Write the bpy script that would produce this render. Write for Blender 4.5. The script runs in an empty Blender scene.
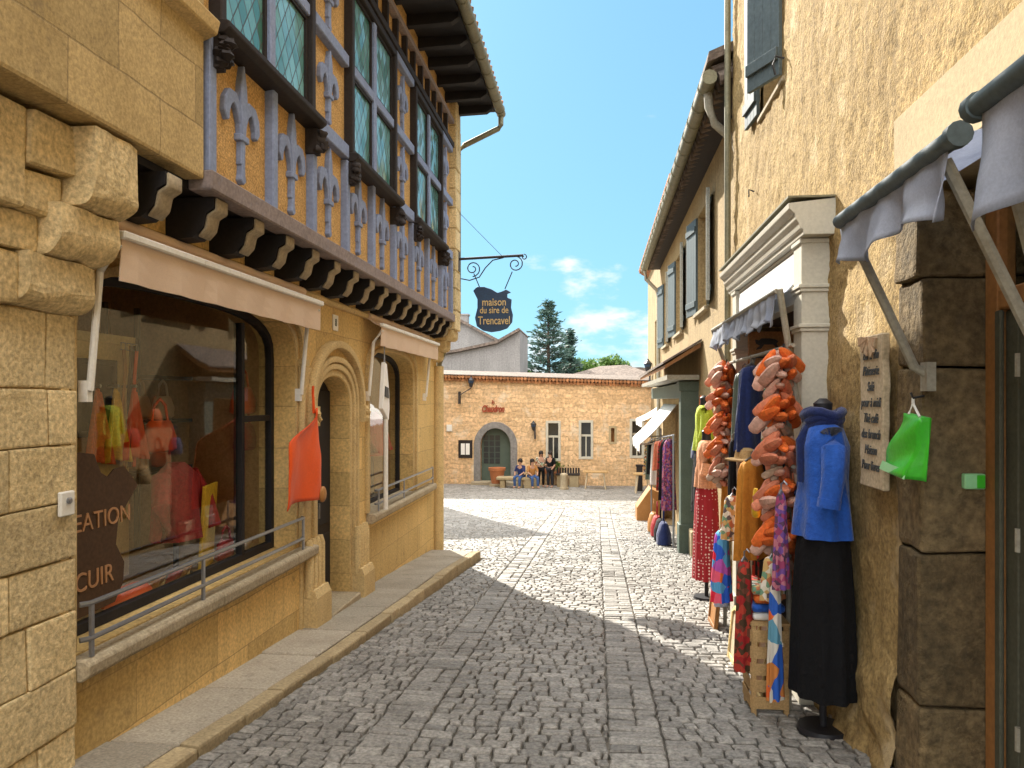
import bpy, bmesh, math, random
from mathutils import Vector, noise
from mathutils.geometry import tessellate_polygon
R = math.radians
PI = math.pi
rnd = random.Random(11)
U = rnd.uniform
SC = bpy.context.scene
COL = SC.collection

# ------------------------------------------------------------------ ground
# the eye is the origin of the scene; the street falls away from it
def gz(y):
    if y < -8: y = -8
    if y <= 20: return -1.6 - .0755 * y
    t = min(y, 38) - 20
    return -3.11 - .0755 * t + .0755 * t * t / 36

# ------------------------------------------------------------------ materials
class NB:
    def __init__(s, name):
        s.m = bpy.data.materials.new(name); s.m.use_nodes = True
        s.t = s.m.node_tree; s.t.nodes.clear()
        s.out = s.t.nodes.new('ShaderNodeOutputMaterial')
    def n(s, typ, **kw):
        nd = s.t.nodes.new('ShaderNode' + typ)
        for k, v in kw.items():
            if k in nd.inputs: s.put(nd.inputs[k], v)
            else: setattr(nd, k, v)
        return nd
    def put(s, sock, v):
        if isinstance(v, bpy.types.NodeSocket): s.t.links.new(v, sock)
        else:
            if sock.type == 'RGBA' and len(v) == 3: v = (*v, 1)
            sock.default_value = v
    def math(s, op, a, b=0.0, clamp=False):
        nd = s.t.nodes.new('ShaderNodeMath'); nd.operation = op; nd.use_clamp = clamp
        s.put(nd.inputs[0], a); s.put(nd.inputs[1], b); return nd.outputs[0]
    def mix(s, f, a, b, mode='MIX'):
        nd = s.t.nodes.new('ShaderNodeMix'); nd.data_type = 'RGBA'; nd.blend_type = mode
        s.put(nd.inputs[0], f); s.put(nd.inputs[6], a); s.put(nd.inputs[7], b); return nd.outputs[2]
    def rng(s, v, a, b, c, d):
        nd = s.n('MapRange'); s.put(nd.inputs[0], v)
        for i, q in enumerate((a, b, c, d)): nd.inputs[i + 1].default_value = q
        return nd.outputs[0]
    def noise(s, vec, scale, detail=4, rough=.55):
        nd = s.n('TexNoise'); s.put(nd.inputs['Vector'], vec)
        nd.inputs['Scale'].default_value = scale; nd.inputs['Detail'].default_value = detail
        nd.inputs['Roughness'].default_value = rough; return nd.outputs[0]
    def vec(s, axis=None, scale=(1, 1, 1)):
        tc = s.n('TexCoord').outputs['Object']
        if axis:
            sp = s.n('SeparateXYZ'); s.put(sp.inputs[0], tc)
            cb = s.n('CombineXYZ')
            o = {'x': (1, 2, 0), 'y': (0, 2, 1), 'z': (0, 1, 2)}[axis]
            for i in range(3): s.put(cb.inputs[i], sp.outputs[o[i]])
            tc = cb.outputs[0]
        if scale != (1, 1, 1):
            mp = s.n('Mapping'); s.put(mp.inputs[0], tc); mp.inputs['Scale'].default_value = scale; tc = mp.outputs[0]
        return tc

def mat(name, col, col2=None, rough=.85, vs=2.5, var=.5, fine=.25, fs=45, bump=.0, bs=40, bd=.01,
        tint=0, metal=0, brick=None, spec=.3, streak=0, spots=None, sheen=0, trans=0):
    """general weathered surface: two colours mixed by noise, grain, optional masonry joints and bump"""
    b = NB(name); v = b.vec()
    col2 = col2 or tuple(c * .6 for c in col)
    f = b.rng(b.noise(v, vs, 5, .6), .5 - .25, .5 + .25, 0, 1)
    c = b.mix(b.math('MULTIPLY', f, var), col, col2)
    h = None
    if brick:
        bv = b.vec(brick.get('axis', 'x'))
        wob = b.n('TexNoise'); b.put(wob.inputs['Vector'], bv); wob.inputs['Scale'].default_value = brick.get('ws', 2.2)
        mv = b.n('VectorMath', operation='MULTIPLY_ADD'); b.put(mv.inputs[0], wob.outputs['Color'])
        wa = brick.get('wob', .05); mv.inputs[1].default_value = (wa, wa, 0); b.put(mv.inputs[2], bv)
        bt = b.n('TexBrick', offset=.5, squash=brick.get('squash', 1.0), squash_frequency=3)
        b.put(bt.inputs['Vector'], mv.outputs[0])
        bt.inputs['Color1'].default_value = (.15, .15, .15, 1); bt.inputs['Color2'].default_value = (1, 1, 1, 1)
        bt.inputs['Mortar'].default_value = (.5, .5, .5, 1)
        bt.inputs['Scale'].default_value = 1; bt.inputs['Brick Width'].default_value = brick.get('w', .5)
        bt.inputs['Row Height'].default_value = brick.get('h', .26); bt.inputs['Mortar Size'].default_value = brick.get('m', .012)
        bt.inputs['Mortar Smooth'].default_value = .4; bt.inputs['Bias'].default_value = 0
        tv = brick.get('tv', .35)
        c = b.mix(1, c, b.mix(bt.outputs['Color'], (1 - tv, 1 - tv, 1 - tv * 1.15), (1 + tv * .5, 1 + tv * .45, 1 + tv * .3)), 'MULTIPLY')
        c = b.mix(b.math('MULTIPLY', bt.outputs['Fac'], brick.get('mf', .8)), c, brick.get('mc', (.2, .15, .09)))
        h = b.math('SUBTRACT', 1, bt.outputs['Fac'])
    if tint:
        at = b.n('Attribute', attribute_name='tint')
        g = b.rng(at.outputs['Fac'], 0, 1, 1 - tint, 1 + tint)
        cc = b.n('CombineColor'); b.put(cc.inputs[0], g); b.put(cc.inputs[1], g); b.put(cc.inputs[2], g)
        c = b.mix(1, c, cc.outputs[0], 'MULTIPLY')
    if fine:
        g = b.rng(b.noise(v, fs, 3, .6), .3, .7, 1 - fine, 1 + fine * .7)
        cc = b.n('CombineColor'); b.put(cc.inputs[0], g); b.put(cc.inputs[1], g); b.put(cc.inputs[2], g)
        c = b.mix(1, c, cc.outputs[0], 'MULTIPLY')
    if streak:
        sv = b.vec(None, (6, 6, .35))
        g = b.rng(b.noise(sv, 1.3, 4, .6), .5, .72, 0, streak)
        c = b.mix(g, c, tuple(q * .35 for q in col2))
    if spots:
        sc, sz, amt, scol = spots
        g = b.rng(b.noise(v, sc, 4, .65), sz, sz + .1, 0, amt)
        c = b.mix(g, c, scol)
    p = b.n('BsdfPrincipled'); b.put(p.inputs['Base Color'], c)
    p.inputs['Roughness'].default_value = rough; p.inputs['Metallic'].default_value = metal
    p.inputs['Specular IOR Level'].default_value = spec
    if sheen: p.inputs['Sheen Weight'].default_value = sheen
    if bump or h is not None:
        hh = b.noise(v, bs, 5, .65)
        if h is not None: hh = b.math('ADD', b.math('MULTIPLY', hh, .5), b.math('MULTIPLY', h, brick.get('bh', 1.0)))
        bp = b.n('Bump'); bp.inputs['Strength'].default_value = bump or .4; bp.inputs['Distance'].default_value = bd
        b.put(bp.inputs['Height'], hh); b.put(p.inputs['Normal'], bp.outputs[0])
    if trans:
        tl = b.n('BsdfTranslucent'); b.put(tl.inputs[0], c); ms = b.n('MixShader'); ms.inputs[0].default_value = trans
        b.put(ms.inputs[1], p.outputs[0]); b.put(ms.inputs[2], tl.outputs[0]); b.put(b.out.inputs[0], ms.outputs[0])
    else: b.put(b.out.inputs[0], p.outputs[0])
    return b.m

def glass_mat(name, tintc=(.93, .95, .93), ior=1.75):
    b = NB(name)
    fr = b.n('Fresnel'); fr.inputs['IOR'].default_value = ior
    v = b.vec(None, (1, 1, 1)); bp = b.n('Bump'); bp.inputs['Strength'].default_value = .05; bp.inputs['Distance'].default_value = .02
    b.put(bp.inputs['Height'], b.noise(v, 2.2, 1)); b.put(fr.inputs['Normal'], bp.outputs[0])
    tr = b.n('BsdfTransparent'); tr.inputs[0].default_value = (*tintc, 1)
    gl = b.n('BsdfGlossy'); gl.inputs['Roughness'].default_value = .02; b.put(gl.inputs['Normal'], bp.outputs[0])
    mx = b.n('MixShader'); b.put(mx.inputs[0], b.math('MULTIPLY', fr.outputs[0], b.math('SUBTRACT', 1, b.n('NewGeometry').outputs['Backfacing']))); b.put(mx.inputs[1], tr.outputs[0]); b.put(mx.inputs[2], gl.outputs[0])
    b.put(b.out.inputs[0], mx.outputs[0]); return b.m

def leaded_mat():
    """greenish diamond quarries in lead cames, each quarry tilted a little differently"""
    b = NB('leaded_glass'); sp = b.n('SeparateXYZ'); b.put(sp.inputs[0], b.n('TexCoord').outputs['Object'])
    y, z = sp.outputs[1], sp.outputs[2]
    a = b.math('ADD', b.math('MULTIPLY', y, 7.2), b.math('MULTIPLY', z, 4.6)); c = b.math('SUBTRACT', b.math('MULTIPLY', y, 7.2), b.math('MULTIPLY', z, 4.6))
    def line(q):
        f = b.math('FRACT', q); d = b.math('ABSOLUTE', b.math('SUBTRACT', f, .5)); return b.math('GREATER_THAN', d, .455)
    lead = b.math('MAXIMUM', line(a), line(c))
    cb = b.n('CombineXYZ'); b.put(cb.inputs[0], b.math('FLOOR', a)); b.put(cb.inputs[1], b.math('FLOOR', c))
    wn = b.n('TexWhiteNoise', noise_dimensions='3D'); b.put(wn.inputs['Vector'], cb.outputs[0])
    col = b.mix(wn.outputs['Value'], (.05, .17, .13), (.16, .36, .33))
    col = b.mix(b.rng(b.noise(b.vec(), 1.6, 3), .42, .62, 0, .8), col, (.25, .5, .55))
    p = b.n('BsdfPrincipled'); b.put(p.inputs['Base Color'], b.mix(lead, col, (.03, .03, .03)))
    b.put(p.inputs['Roughness'], b.rng(lead, 0, 1, .12, .6)); p.inputs['Specular IOR Level'].default_value = .8
    geo = b.n('NewGeometry'); vm = b.n('VectorMath', operation='MULTIPLY_ADD')
    sb = b.n('VectorMath', operation='SUBTRACT'); b.put(sb.inputs[0], wn.outputs['Color']); sb.inputs[1].default_value = (.5, .5, .5)
    b.put(vm.inputs[0], sb.outputs[0]); vm.inputs[1].default_value = (.16, .16, .16); b.put(vm.inputs[2], geo.outputs['Normal'])
    nm = b.n('VectorMath', operation='NORMALIZE'); b.put(nm.inputs[0], vm.outputs[0]); b.put(p.inputs['Normal'], nm.outputs[0])
    b.put(b.out.inputs[0], p.outputs[0]); return b.m

def leaf_mat(name, c1, c2):
    b = NB(name); at = b.n('Attribute', attribute_name='tint')
    p = b.n('BsdfPrincipled'); b.put(p.inputs['Base Color'], b.mix(at.outputs['Fac'], c1, c2)); p.inputs['Roughness'].default_value = .6
    tl = b.n('BsdfTranslucent'); b.put(tl.inputs[0], b.mix(at.outputs['Fac'], c1, c2))
    mx = b.n('MixShader'); mx.inputs[0].default_value = .3; b.put(mx.inputs[1], p.outputs[0]); b.put(mx.inputs[2], tl.outputs[0])
    b.put(b.out.inputs[0], mx.outputs[0]); return b.m

def pattern_mat(name, cols, scale=14, rough=.8):
    """printed or patchwork cloth: cells of a few colours"""
    b = NB(name); vo = b.n('TexVoronoi'); b.put(vo.inputs['Vector'], b.vec()); vo.inputs['Scale'].default_value = scale
    rp = b.n('ValToRGB'); rp.color_ramp.interpolation = 'CONSTANT'
    sp = b.n('SeparateColor'); b.put(sp.inputs[0], vo.outputs['Color']); b.put(rp.inputs[0], sp.outputs[0])
    e = rp.color_ramp.elements
    while len(e) < len(cols): e.new(.5)
    for i, c in enumerate(cols): e[i].position = i / len(cols); e[i].color = (*c, 1)
    p = b.n('BsdfPrincipled'); b.put(p.inputs['Base Color'], rp.outputs[0]); p.inputs['Roughness'].default_value = rough
    p.inputs['Specular IOR Level'].default_value = .2
    b.put(b.out.inputs[0], p.outputs[0]); return b.m

def dots_mat(name, base, dot, scale=26):
    b = NB(name); vo = b.n('TexVoronoi'); b.put(vo.inputs['Vector'], b.vec()); vo.inputs['Scale'].default_value = scale; vo.inputs['Randomness'].default_value = .35
    f = b.math('LESS_THAN', vo.outputs['Distance'], .27)
    p = b.n('BsdfPrincipled'); b.put(p.inputs['Base Color'], b.mix(f, base, dot)); p.inputs['Roughness'].default_value = .85
    b.put(b.out.inputs[0], p.outputs[0]); return b.m

# ------------------------------------------------------------------ mesh building
def wloc(o):
    v = Vector((0, 0, 0))
    while o is not None: v += o.location; o = o.parent
    return v

def smoothstep(a, b, x):
    t = max(0., min(1., (x - a) / (b - a))); return t * t * (3 - 2 * t)

class MB:
    def __init__(s): s.v = []; s.f = []; s.tint = []
    def add(s, vs, fs, t=.5):
        o = len(s.v); s.v += [tuple(q) for q in vs]
        s.f += [tuple(i + o for i in f) for f in fs]; s.tint += [t] * len(fs)
    def box(s, x0, x1, y0, y1, z0, z1, t=.5):
        v = [(x, y, z) for x in (x0, x1) for y in (y0, y1) for z in (z0, z1)]
        s.add(v, [(0, 1, 3, 2), (4, 6, 7, 5), (0, 4, 5, 1), (2, 3, 7, 6), (0, 2, 6, 4), (1, 5, 7, 3)], t); return s
    def obox(s, c, hx, hy, hz, t=.5):
        """oriented box: centre and three half-axis vectors"""
        c, hx, hy, hz = map(Vector, (c, hx, hy, hz))
        v = [c + hx * a + hy * b + hz * d for a in (-1, 1) for b in (-1, 1) for d in (-1, 1)]
        s.add(v, [(0, 1, 3, 2), (4, 6, 7, 5), (0, 4, 5, 1), (2, 3, 7, 6), (0, 2, 6, 4), (1, 5, 7, 3)], t); return s
    def prism(s, outer, holes, axis, d0, d1, t=.5):
        """flat outline (with holes) given thickness along an axis: x -> points are (y,z), y -> (x,z), z -> (x,y)"""
        def P(p, d): return {'x': (d, p[0], p[1]), 'y': (p[0], d, p[1]), 'z': (p[0], p[1], d)}[axis]
        loops = [outer] + list(holes); flat = [p for l in loops for p in l]; n = len(flat)
        tris = tessellate_polygon([[Vector((p[0], p[1], 0)) for p in l] for l in loops])
        vs = [P(p, d0) for p in flat] + [P(p, d1) for p in flat]
        fs = [tuple(q) for q in tris] + [tuple(i + n for i in reversed(q)) for q in tris]
        o = 0
        for l in loops:
            m = len(l)
            for i in range(m):
                a, b = o + i, o + (i + 1) % m; fs.append((a, b, b + n, a + n))
            o += m
        s.add(vs, fs, t); return s
    def ribbon(s, pts, ws, axis, d0, d1, t=.5):
        """strip of changing width following a 2-D path, given thickness"""
        L = []; Rr = []
        for i, p in enumerate(pts):
            a = pts[max(i - 1, 0)]; b = pts[min(i + 1, len(pts) - 1)]
            dx, dy = b[0] - a[0], b[1] - a[1]; l = math.hypot(dx, dy) or 1
            nx, ny = -dy / l, dx / l; w = ws[i] / 2
            L.append((p[0] + nx * w, p[1] + ny * w)); Rr.append((p[0] - nx * w, p[1] - ny * w))
        def P(p, d): return {'x': (d, p[0], p[1]), 'y': (p[0], d, p[1]), 'z': (p[0], p[1], d)}[axis]
        n = len(pts); vs = [P(p, d0) for p in L] + [P(p, d0) for p in Rr] + [P(p, d1) for p in L] + [P(p, d1) for p in Rr]
        fs = []
        for i in range(n - 1):
            a, b, c, d = i, i + 1, n + i, n + i + 1
            fs += [(a, b, d, c), (a + 2 * n, c + 2 * n, d + 2 * n, b + 2 * n), (a, a + 2 * n, b + 2 * n, b), (c, d, d + 2 * n, c + 2 * n)]
        fs += [(0, n, 3 * n, 2 * n), (n - 1, 3 * n - 1, 4 * n - 1, 2 * n - 1)]
        s.add(vs, fs, t); return s
    def tube(s, pts, r, n=8, t=.5, cap=True, flat=1.0):
        pts = [Vector(p) for p in pts]; m = len(pts); rs = r if isinstance(r, (list, tuple)) else [r] * m
        vs = []; fs = []; up = Vector((0, 0, 1))
        for i, p in enumerate(pts):
            d = (pts[min(i + 1, m - 1)] - pts[max(i - 1, 0)]).normalized()
            a = d.cross(up) if abs(d.z) < .95 else d.cross(Vector((0, 1, 0)))
            a.normalize(); b = d.cross(a).normalized()
            for k in range(n):
                w = 2 * PI * k / n; vs.append(p + (a * math.cos(w) + b * math.sin(w) * flat) * rs[i])
        for i in range(m - 1):
            for k in range(n):
                k2 = (k + 1) % n; fs.append((i * n + k, i * n + k2, (i + 1) * n + k2, (i + 1) * n + k))
        if cap: fs += [tuple(range(n - 1, -1, -1)), tuple(range((m - 1) * n, m * n))]
        s.add(vs, fs, t); return s
    def lathe(s, prof, c, n=16, t=.5, fold=None):
        """prof: (z, rx, ry) rings stacked around centre c; fold(theta, k) scales a ring for cloth folds"""
        vs = []; fs = []; m = len(prof)
        for i, q in enumerate(prof):
            z, rx = q[0], q[1]; ry = q[2] if len(q) > 2 else rx
            for k in range(n):
                w = 2 * PI * k / n; g = fold(w, i / (m - 1)) if fold else 1
                vs.append((c[0] + rx * g * math.cos(w), c[1] + ry * g * math.sin(w), c[2] + z))
        for i in range(m - 1):
            for k in range(n):
                k2 = (k + 1) % n; fs.append((i * n + k, i * n + k2, (i + 1) * n + k2, (i + 1) * n + k))
        fs += [tuple(range(n - 1, -1, -1)), tuple(range((m - 1) * n, m * n))]
        s.add(vs, fs, t); return s
    def ball(s, c, rx, ry, rz, n=12, m=8, t=.5, wob=0, rz2=0):
        prof = []
        for i in range(m + 1):
            a = PI * i / m; prof.append((-math.cos(a) * rz, max(.001, math.sin(a)) * rx, max(.001, math.sin(a)) * ry))
        o = len(s.v); s.lathe(prof, c, n, t)
        ca, sa = math.cos(rz2), math.sin(rz2)
        for i in range(o, len(s.v)):
            x, y, z = s.v[i]; dx, dy, dz = x - c[0], y - c[1], z - c[2]
            if rz2: dx, dy = dx * ca - dy * sa, dx * sa + dy * ca
            if wob:
                g = 1 + wob * noise.noise(Vector((dx / rx * 1.3 + c[0] * 7, dy / ry * 1.3 + c[1] * 5, dz / rz * 1.3 + c[2] * 3)))
                dx *= g; dy *= g; dz *= g
            s.v[i] = (c[0] + dx, c[1] + dy, c[2] + dz)
        return s
    def grid(s, nu, nv, fn, t=.5, skip=None, close=False):
        o = len(s.v)
        for i in range(nu + 1):
            for j in range(nv + 1): s.v.append(tuple(fn(i / nu, j / nv)))
        for i in range(nu):
            for j in range(nv):
                if skip and skip((i + .5) / nu, (j + .5) / nv): continue
                a = o + i * (nv + 1) + j; s.f.append((a, a + nv + 1, a + nv + 2, a + 1)); s.tint.append(t)
        return s
    def build(s, name, m, parent=None, bevel=0, smooth=None, label=None, cat=None, group=None, kind=None, solid=0, origin=None, sub=0, segs=1, local=False, jag=0):
        me = bpy.data.meshes.new(name)
        if parent is not None: o0 = wloc(parent) if not local else Vector((0, 0, 0))
        elif kind == 'structure' or not s.v: o0 = Vector((0, 0, 0))
        elif origin is not None: o0 = Vector(origin)
        else:
            xs = [v[0] for v in s.v]; ys = [v[1] for v in s.v]; zs = [v[2] for v in s.v]
            o0 = Vector(((min(xs) + max(xs)) / 2, (min(ys) + max(ys)) / 2, min(zs)))
        me.from_pydata([(v[0] - o0.x, v[1] - o0.y, v[2] - o0.z) for v in s.v], [], s.f)
        at = me.attributes.new('tint', 'FLOAT', 'FACE'); at.data.foreach_set('value', s.tint)
        if bevel or sub or True:
            bm = bmesh.new(); bm.from_mesh(me)
            if sub: bmesh.ops.subdivide_edges(bm, edges=bm.edges[:], cuts=sub, use_grid_fill=True)
            bmesh.ops.recalc_face_normals(bm, faces=bm.faces)
            if bevel:
                es = [e for e in bm.edges if len(e.link_faces) == 2 and e.calc_face_angle(0) > R(28)]
                bmesh.ops.bevel(bm, geom=es, offset=bevel, segments=segs, affect='EDGES', profile=.6, clamp_overlap=True)
            if jag:
                for v in bm.verts:
                    q = (v.co + o0) * 9; v.co += Vector((noise.noise(q), noise.noise(q + Vector((31, 0, 0))), noise.noise(q + Vector((0, 57, 0))))) * jag
            bm.to_mesh(me); bm.free()
        if smooth is not None:
            for p in me.polygons: p.use_smooth = True
            me.set_sharp_from_angle(angle=R(smooth))
        me.materials.append(m)
        o = bpy.data.objects.new(name, me); COL.objects.link(o)
        if parent is not None: o.parent = parent
        else: o.location = o0
        if solid:
            md = o.modifiers.new('thickness', 'SOLIDIFY'); md.thickness = solid; md.offset = 0
        tag(o, label, cat, group, kind)
        return o

def tag(o, label=None, cat=None, group=None, kind=None):
    if label: o['label'] = label
    if cat: o['category'] = cat
    if group: o['group'] = group
    if kind: o['kind'] = kind
    return o

def thing(name, label, cat, loc, rz=0, group=None):
    o = bpy.data.objects.new(name, None); COL.objects.link(o); o.empty_display_size = .1
    o.location = loc; o.rotation_euler = (0, 0, rz); return tag(o, label, cat, group)

def copy_tree(o, parent=None):
    c = o.copy(); COL.objects.link(c)
    if parent is not None: c.parent = parent
    for ch in list(o.children): copy_tree(ch, c)
    return c

FACE = {'-y': (R(90), 0, 0), '+x': (R(90), 0, R(90)), '-x': (R(90), 0, R(-90))}
def text(name, s, size, m, parent, loc, face, ext=.003, shear=0, bold=0, spacing=1.0, sx=1.0, label=None):
    cu = bpy.data.curves.new(name, 'FONT'); cu.body = s; cu.size = size; cu.extrude = ext; cu.shear = shear; cu.offset = bold
    cu.align_x = 'CENTER'; cu.align_y = 'CENTER'; cu.space_character = spacing
    t = bpy.data.objects.new(name, cu); COL.objects.link(t)
    me = bpy.data.meshes.new_from_object(t.evaluated_get(bpy.context.evaluated_depsgraph_get()))
    bpy.data.objects.remove(t); bpy.data.curves.remove(cu)
    me.materials.clear(); me.materials.append(m); me.name = name
    o = bpy.data.objects.new(name, me); COL.objects.link(o)
    if parent is not None: o.parent = parent; o.location = Vector(loc) - wloc(parent)
    else: o.location = loc
    o.rotation_euler = FACE[face] if isinstance(face, str) else face; o.scale = (sx, 1, 1)
    if label: o['label'] = label
    return o

def arch(y0, y1, z0, zs, zt, n=14, power=2.0):
    """opening outline: straight jambs to the springing zs, then a (flattened) arch to zt"""
    c = (y0 + y1) / 2; w = (y1 - y0) / 2; pts = [(y0, z0), (y1, z0)]
    for i in range(n + 1):
        a = PI * i / n; ca, sa = math.cos(a), math.sin(a)
        pts.append((c + w * math.copysign(abs(ca) ** (2 / power), ca), zs + (zt - zs) * abs(sa) ** (2 / power)))
    return pts

def arch_band(y0, y1, z0, zs, zt, width, power=2.0, n=18):
    """the path of a moulding round an arch, with its widths"""
    pts = arch(y0, y1, z0, zs, zt, n, power); path = [(y1, z0)] + pts[2:] + [(y0, z0)]
    return path, [width] * len(path)

# ------------------------------------------------------------------ materials in use
M = {}
M['lime'] = mat('ochre_limestone', (.75, .53, .225), (.58, .39, .145), rough=.9, vs=1.6, var=.75, fine=.28, fs=38, bump=.35, bs=55, bd=.012,
                brick=dict(axis='x', w=.95, h=.36, m=.005, mc=(.27, .18, .08), mf=.55, tv=.24, bh=.5, wob=.035), spots=(5, .6, .45, (.2, .14, .07)), streak=.25)
M['pier'] = mat('pale_ashlar', (.74, .585, .325), (.53, .40, .195), rough=.92, vs=3.2, var=.8, fine=.38, fs=42, bump=.6, bs=36, bd=.02, tint=.2,
                spots=(5.5, .62, .55, (.20, .145, .08)), streak=.12)
M['upperstone'] = mat('ashlar_upper', (.50, .375, .185), (.33, .235, .10), rough=.92, vs=2.2, var=.8, fine=.3, fs=60, bump=.45, bs=48, bd=.012,
                brick=dict(axis='x', w=.72, h=.33, m=.006, mc=(.25, .18, .09), mf=.6, tv=.3, wob=.045), spots=(4.5, .62, .5, (.2, .15, .085)))
M['sillstone'] = mat('grey_sill_stone', (.46, .38, .255), (.28, .225, .14), rough=.9, vs=4, var=.8, fine=.3, bump=.4, bs=45, bd=.01, spots=(9, .6, .4, (.12, .1, .06)))
M['carved'] = mat('moulded_stone', (.66, .49, .235), (.44, .31, .135), rough=.9, vs=3.5, var=.8, fine=.25, fs=60, bump=.35, bs=60, bd=.008, spots=(8, .6, .4, (.15, .11, .06)))
M['rough'] = mat('roughcast_ochre', (.45, .32, .135), (.305, .20, .075), rough=.95, vs=1.1, var=.85, fine=.42, fs=34, bump=.8, bs=42, bd=.02, spots=(1.7, .56, .5, (.58, .46, .28)), streak=.45)
M['render'] = mat('ochre_render', (.42, .31, .155), (.30, .205, .095), rough=.95, vs=1.3, var=.9, fine=.32, fs=24, bump=.5, bs=24, bd=.02, streak=.4, spots=(1.5, .57, .5, (.36, .26, .14)))
M['band'] = mat('pale_plaster', (.44, .355, .21), (.36, .28, .16), rough=.95, vs=2, var=.6, fine=.15, fs=50, bump=.3, bs=60, bd=.006)
M['quoin'] = mat('dark_weathered_stone', (.22, .155, .075), (.085, .065, .035), rough=.95, vs=4, var=.9, fine=.45, fs=26, bump=.9, bs=22, bd=.03, tint=.25, spots=(9, .6, .5, (.07, .055, .035)))
M['panel'] = mat('ochre_infill', (.66, .41, .155), (.46, .265, .085), rough=.95, vs=5, var=.7, fine=.45, fs=70, bump=.8, bs=70, bd=.015)
M['bluewood'] = mat('blue_grey_timber', (.25, .31, .46), (.175, .20, .30), rough=.75, vs=5, var=.7, fine=.2, fs=40, bump=.2, bs=40, bd=.004, spots=(11, .64, .4, (.24, .17, .12)))
M['greywood'] = mat('weathered_beam', (.30, .25, .235), (.19, .15, .14), rough=.85, vs=4, var=.8, fine=.25, fs=40, bump=.3, bs=35, bd=.006, spots=(7, .6, .5, (.26, .25, .30)))
M['darkwood'] = mat('dark_brown_timber', (.032, .024, .02), (.016, .012, .011), rough=.7, vs=6, var=.7, fine=.25, fs=40, bump=.25, bs=40, bd=.004)
M['blackwood'] = mat('tarred_timber', (.022, .02, .022), (.012, .011, .011), rough=.7, vs=6, var=.7, fine=.2)
M['tip'] = mat('pale_corbel_end', (.40, .33, .22), (.25, .2, .13), rough=.85, vs=8, var=.7, fine=.25, bump=.2)
M['lead'] = leaded_mat()
M['glass'] = glass_mat('shop_glass')
M['cream'] = mat('cream_awning_cloth', (.80, .62, .46), (.72, .55, .40), rough=.9, vs=3, var=.5, fine=.06, fs=150, trans=.2)
M['white'] = mat('white_paint', (.78, .76, .70), (.62, .58, .48), rough=.5, vs=6, var=.4, fine=.08, spots=(14, .66, .4, (.35, .27, .17)))
M['slab'] = mat('pavement_stone', (.43, .38, .295), (.28, .24, .18), rough=.9, vs=2.2, var=.8, fine=.3, fs=60, bump=.35, bs=50, bd=.01, tint=.16, spots=(6, .6, .35, (.09, .075, .05)))
M['kerb'] = mat('kerb_stone', (.42, .33, .19), (.27, .205, .115), rough=.9, vs=5, var=.8, fine=.3, bump=.4, bs=40, bd=.01, tint=.2)
M['sett'] = mat('granite_setts', (.285, .268, .238), (.19, .178, .155), rough=.62, vs=1.1, var=.7, fine=.5, fs=42, bump=.6, bs=45, bd=.012, tint=.24, spec=.4, spots=(2.3, .66, .3, (.30, .22, .13)))
M['joint'] = mat('sand_joints', (.17, .15, .12), (.10, .085, .065), rough=.98, vs=4, var=.7, fine=.35, bump=.4)
M['endwall'] = mat('warm_rubble', (.80, .56, .34), (.66, .42, .215), rough=.95, vs=.7, var=.85, fine=.35, fs=9, bump=.8, bs=8, bd=.05,
                   brick=dict(axis='y', w=.42, h=.21, m=.02, mc=(.60, .45, .27), mf=.2, tv=.26, wob=.36, ws=2.6, bh=.6), spots=(1.1, .55, .65, (.72, .60, .44)), streak=.15)
M['grey'] = mat('grey_cement_render', (.27, .255, .24), (.19, .18, .17), rough=.95, vs=.8, var=.8, fine=.25, fs=12, streak=.3)
M['tile'] = mat('old_clay_tiles', (.19, .145, .115), (.10, .08, .065), rough=.95, vs=1.4, var=.85, fine=.5, fs=8, bump=.8, bs=6, bd=.06, tint=.3)
M['tileo'] = mat('orange_clay_tiles', (.46, .21, .09), (.30, .13, .06), rough=.9, vs=2.5, var=.8, fine=.4, fs=14, bump=.5, bs=12, bd=.03, tint=.3)
M['iron'] = mat('black_iron', (.022, .022, .025), rough=.5, fine=.1, spec=.5)
M['steel'] = mat('grey_rail_steel', (.33, .34, .36), rough=.35, metal=.8, fine=.1)
M['copper'] = mat('weathered_gutter_metal', (.25, .235, .15), (.13, .12, .08), rough=.55, metal=.3, vs=7, var=.8, fine=.2)
M['shutter'] = mat('grey_green_shutter', (.095, .125, .13), (.055, .075, .085), rough=.6, vs=6, var=.6, fine=.2, fs=30)
M['shutterpale'] = mat('pale_shutter_edge', (.40, .42, .38), (.28, .3, .28), rough=.7)
M['greenwood'] = mat('dark_green_paint', (.10, .135, .105), (.06, .085, .07), rough=.55, vs=5, var=.6, fine=.15)
M['shopcream'] = mat('cream_shopfront_paint', (.56, .53, .44), (.45, .42, .33), rough=.6, vs=4, var=.6, fine=.1, spots=(12, .65, .35, (.34, .27, .17)))
M['boardwhite'] = mat('white_signboard', (.82, .80, .76), (.74, .72, .68), rough=.6, vs=3, var=.3, fine=.04)
M['orangewood'] = mat('varnished_orange_wood', (.38, .18, .06), (.26, .11, .035), rough=.45, vs=5, var=.7, fine=.2, fs=30)
M['brownpanel'] = mat('tan_interior_panel', (.52, .29, .13), (.28, .14, .06), rough=.8, vs=3, var=.5)
M['doorgreen'] = mat('olive_grey_door', (.10, .10, .07), (.05, .055, .04), rough=.6, vs=5, var=.7, fine=.2)
M['greycloth'] = mat('slate_awning_cloth', (.62, .66, .75), (.34, .38, .48), rough=.85, vs=5, var=.8, fine=.1, fs=120, trans=.5)
M['bluecloth'] = mat('blue_white_awning_cloth', (.33, .38, .50), (.62, .64, .66), rough=.85, vs=4, var=.8, fine=.1, fs=120, trans=.35)
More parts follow.
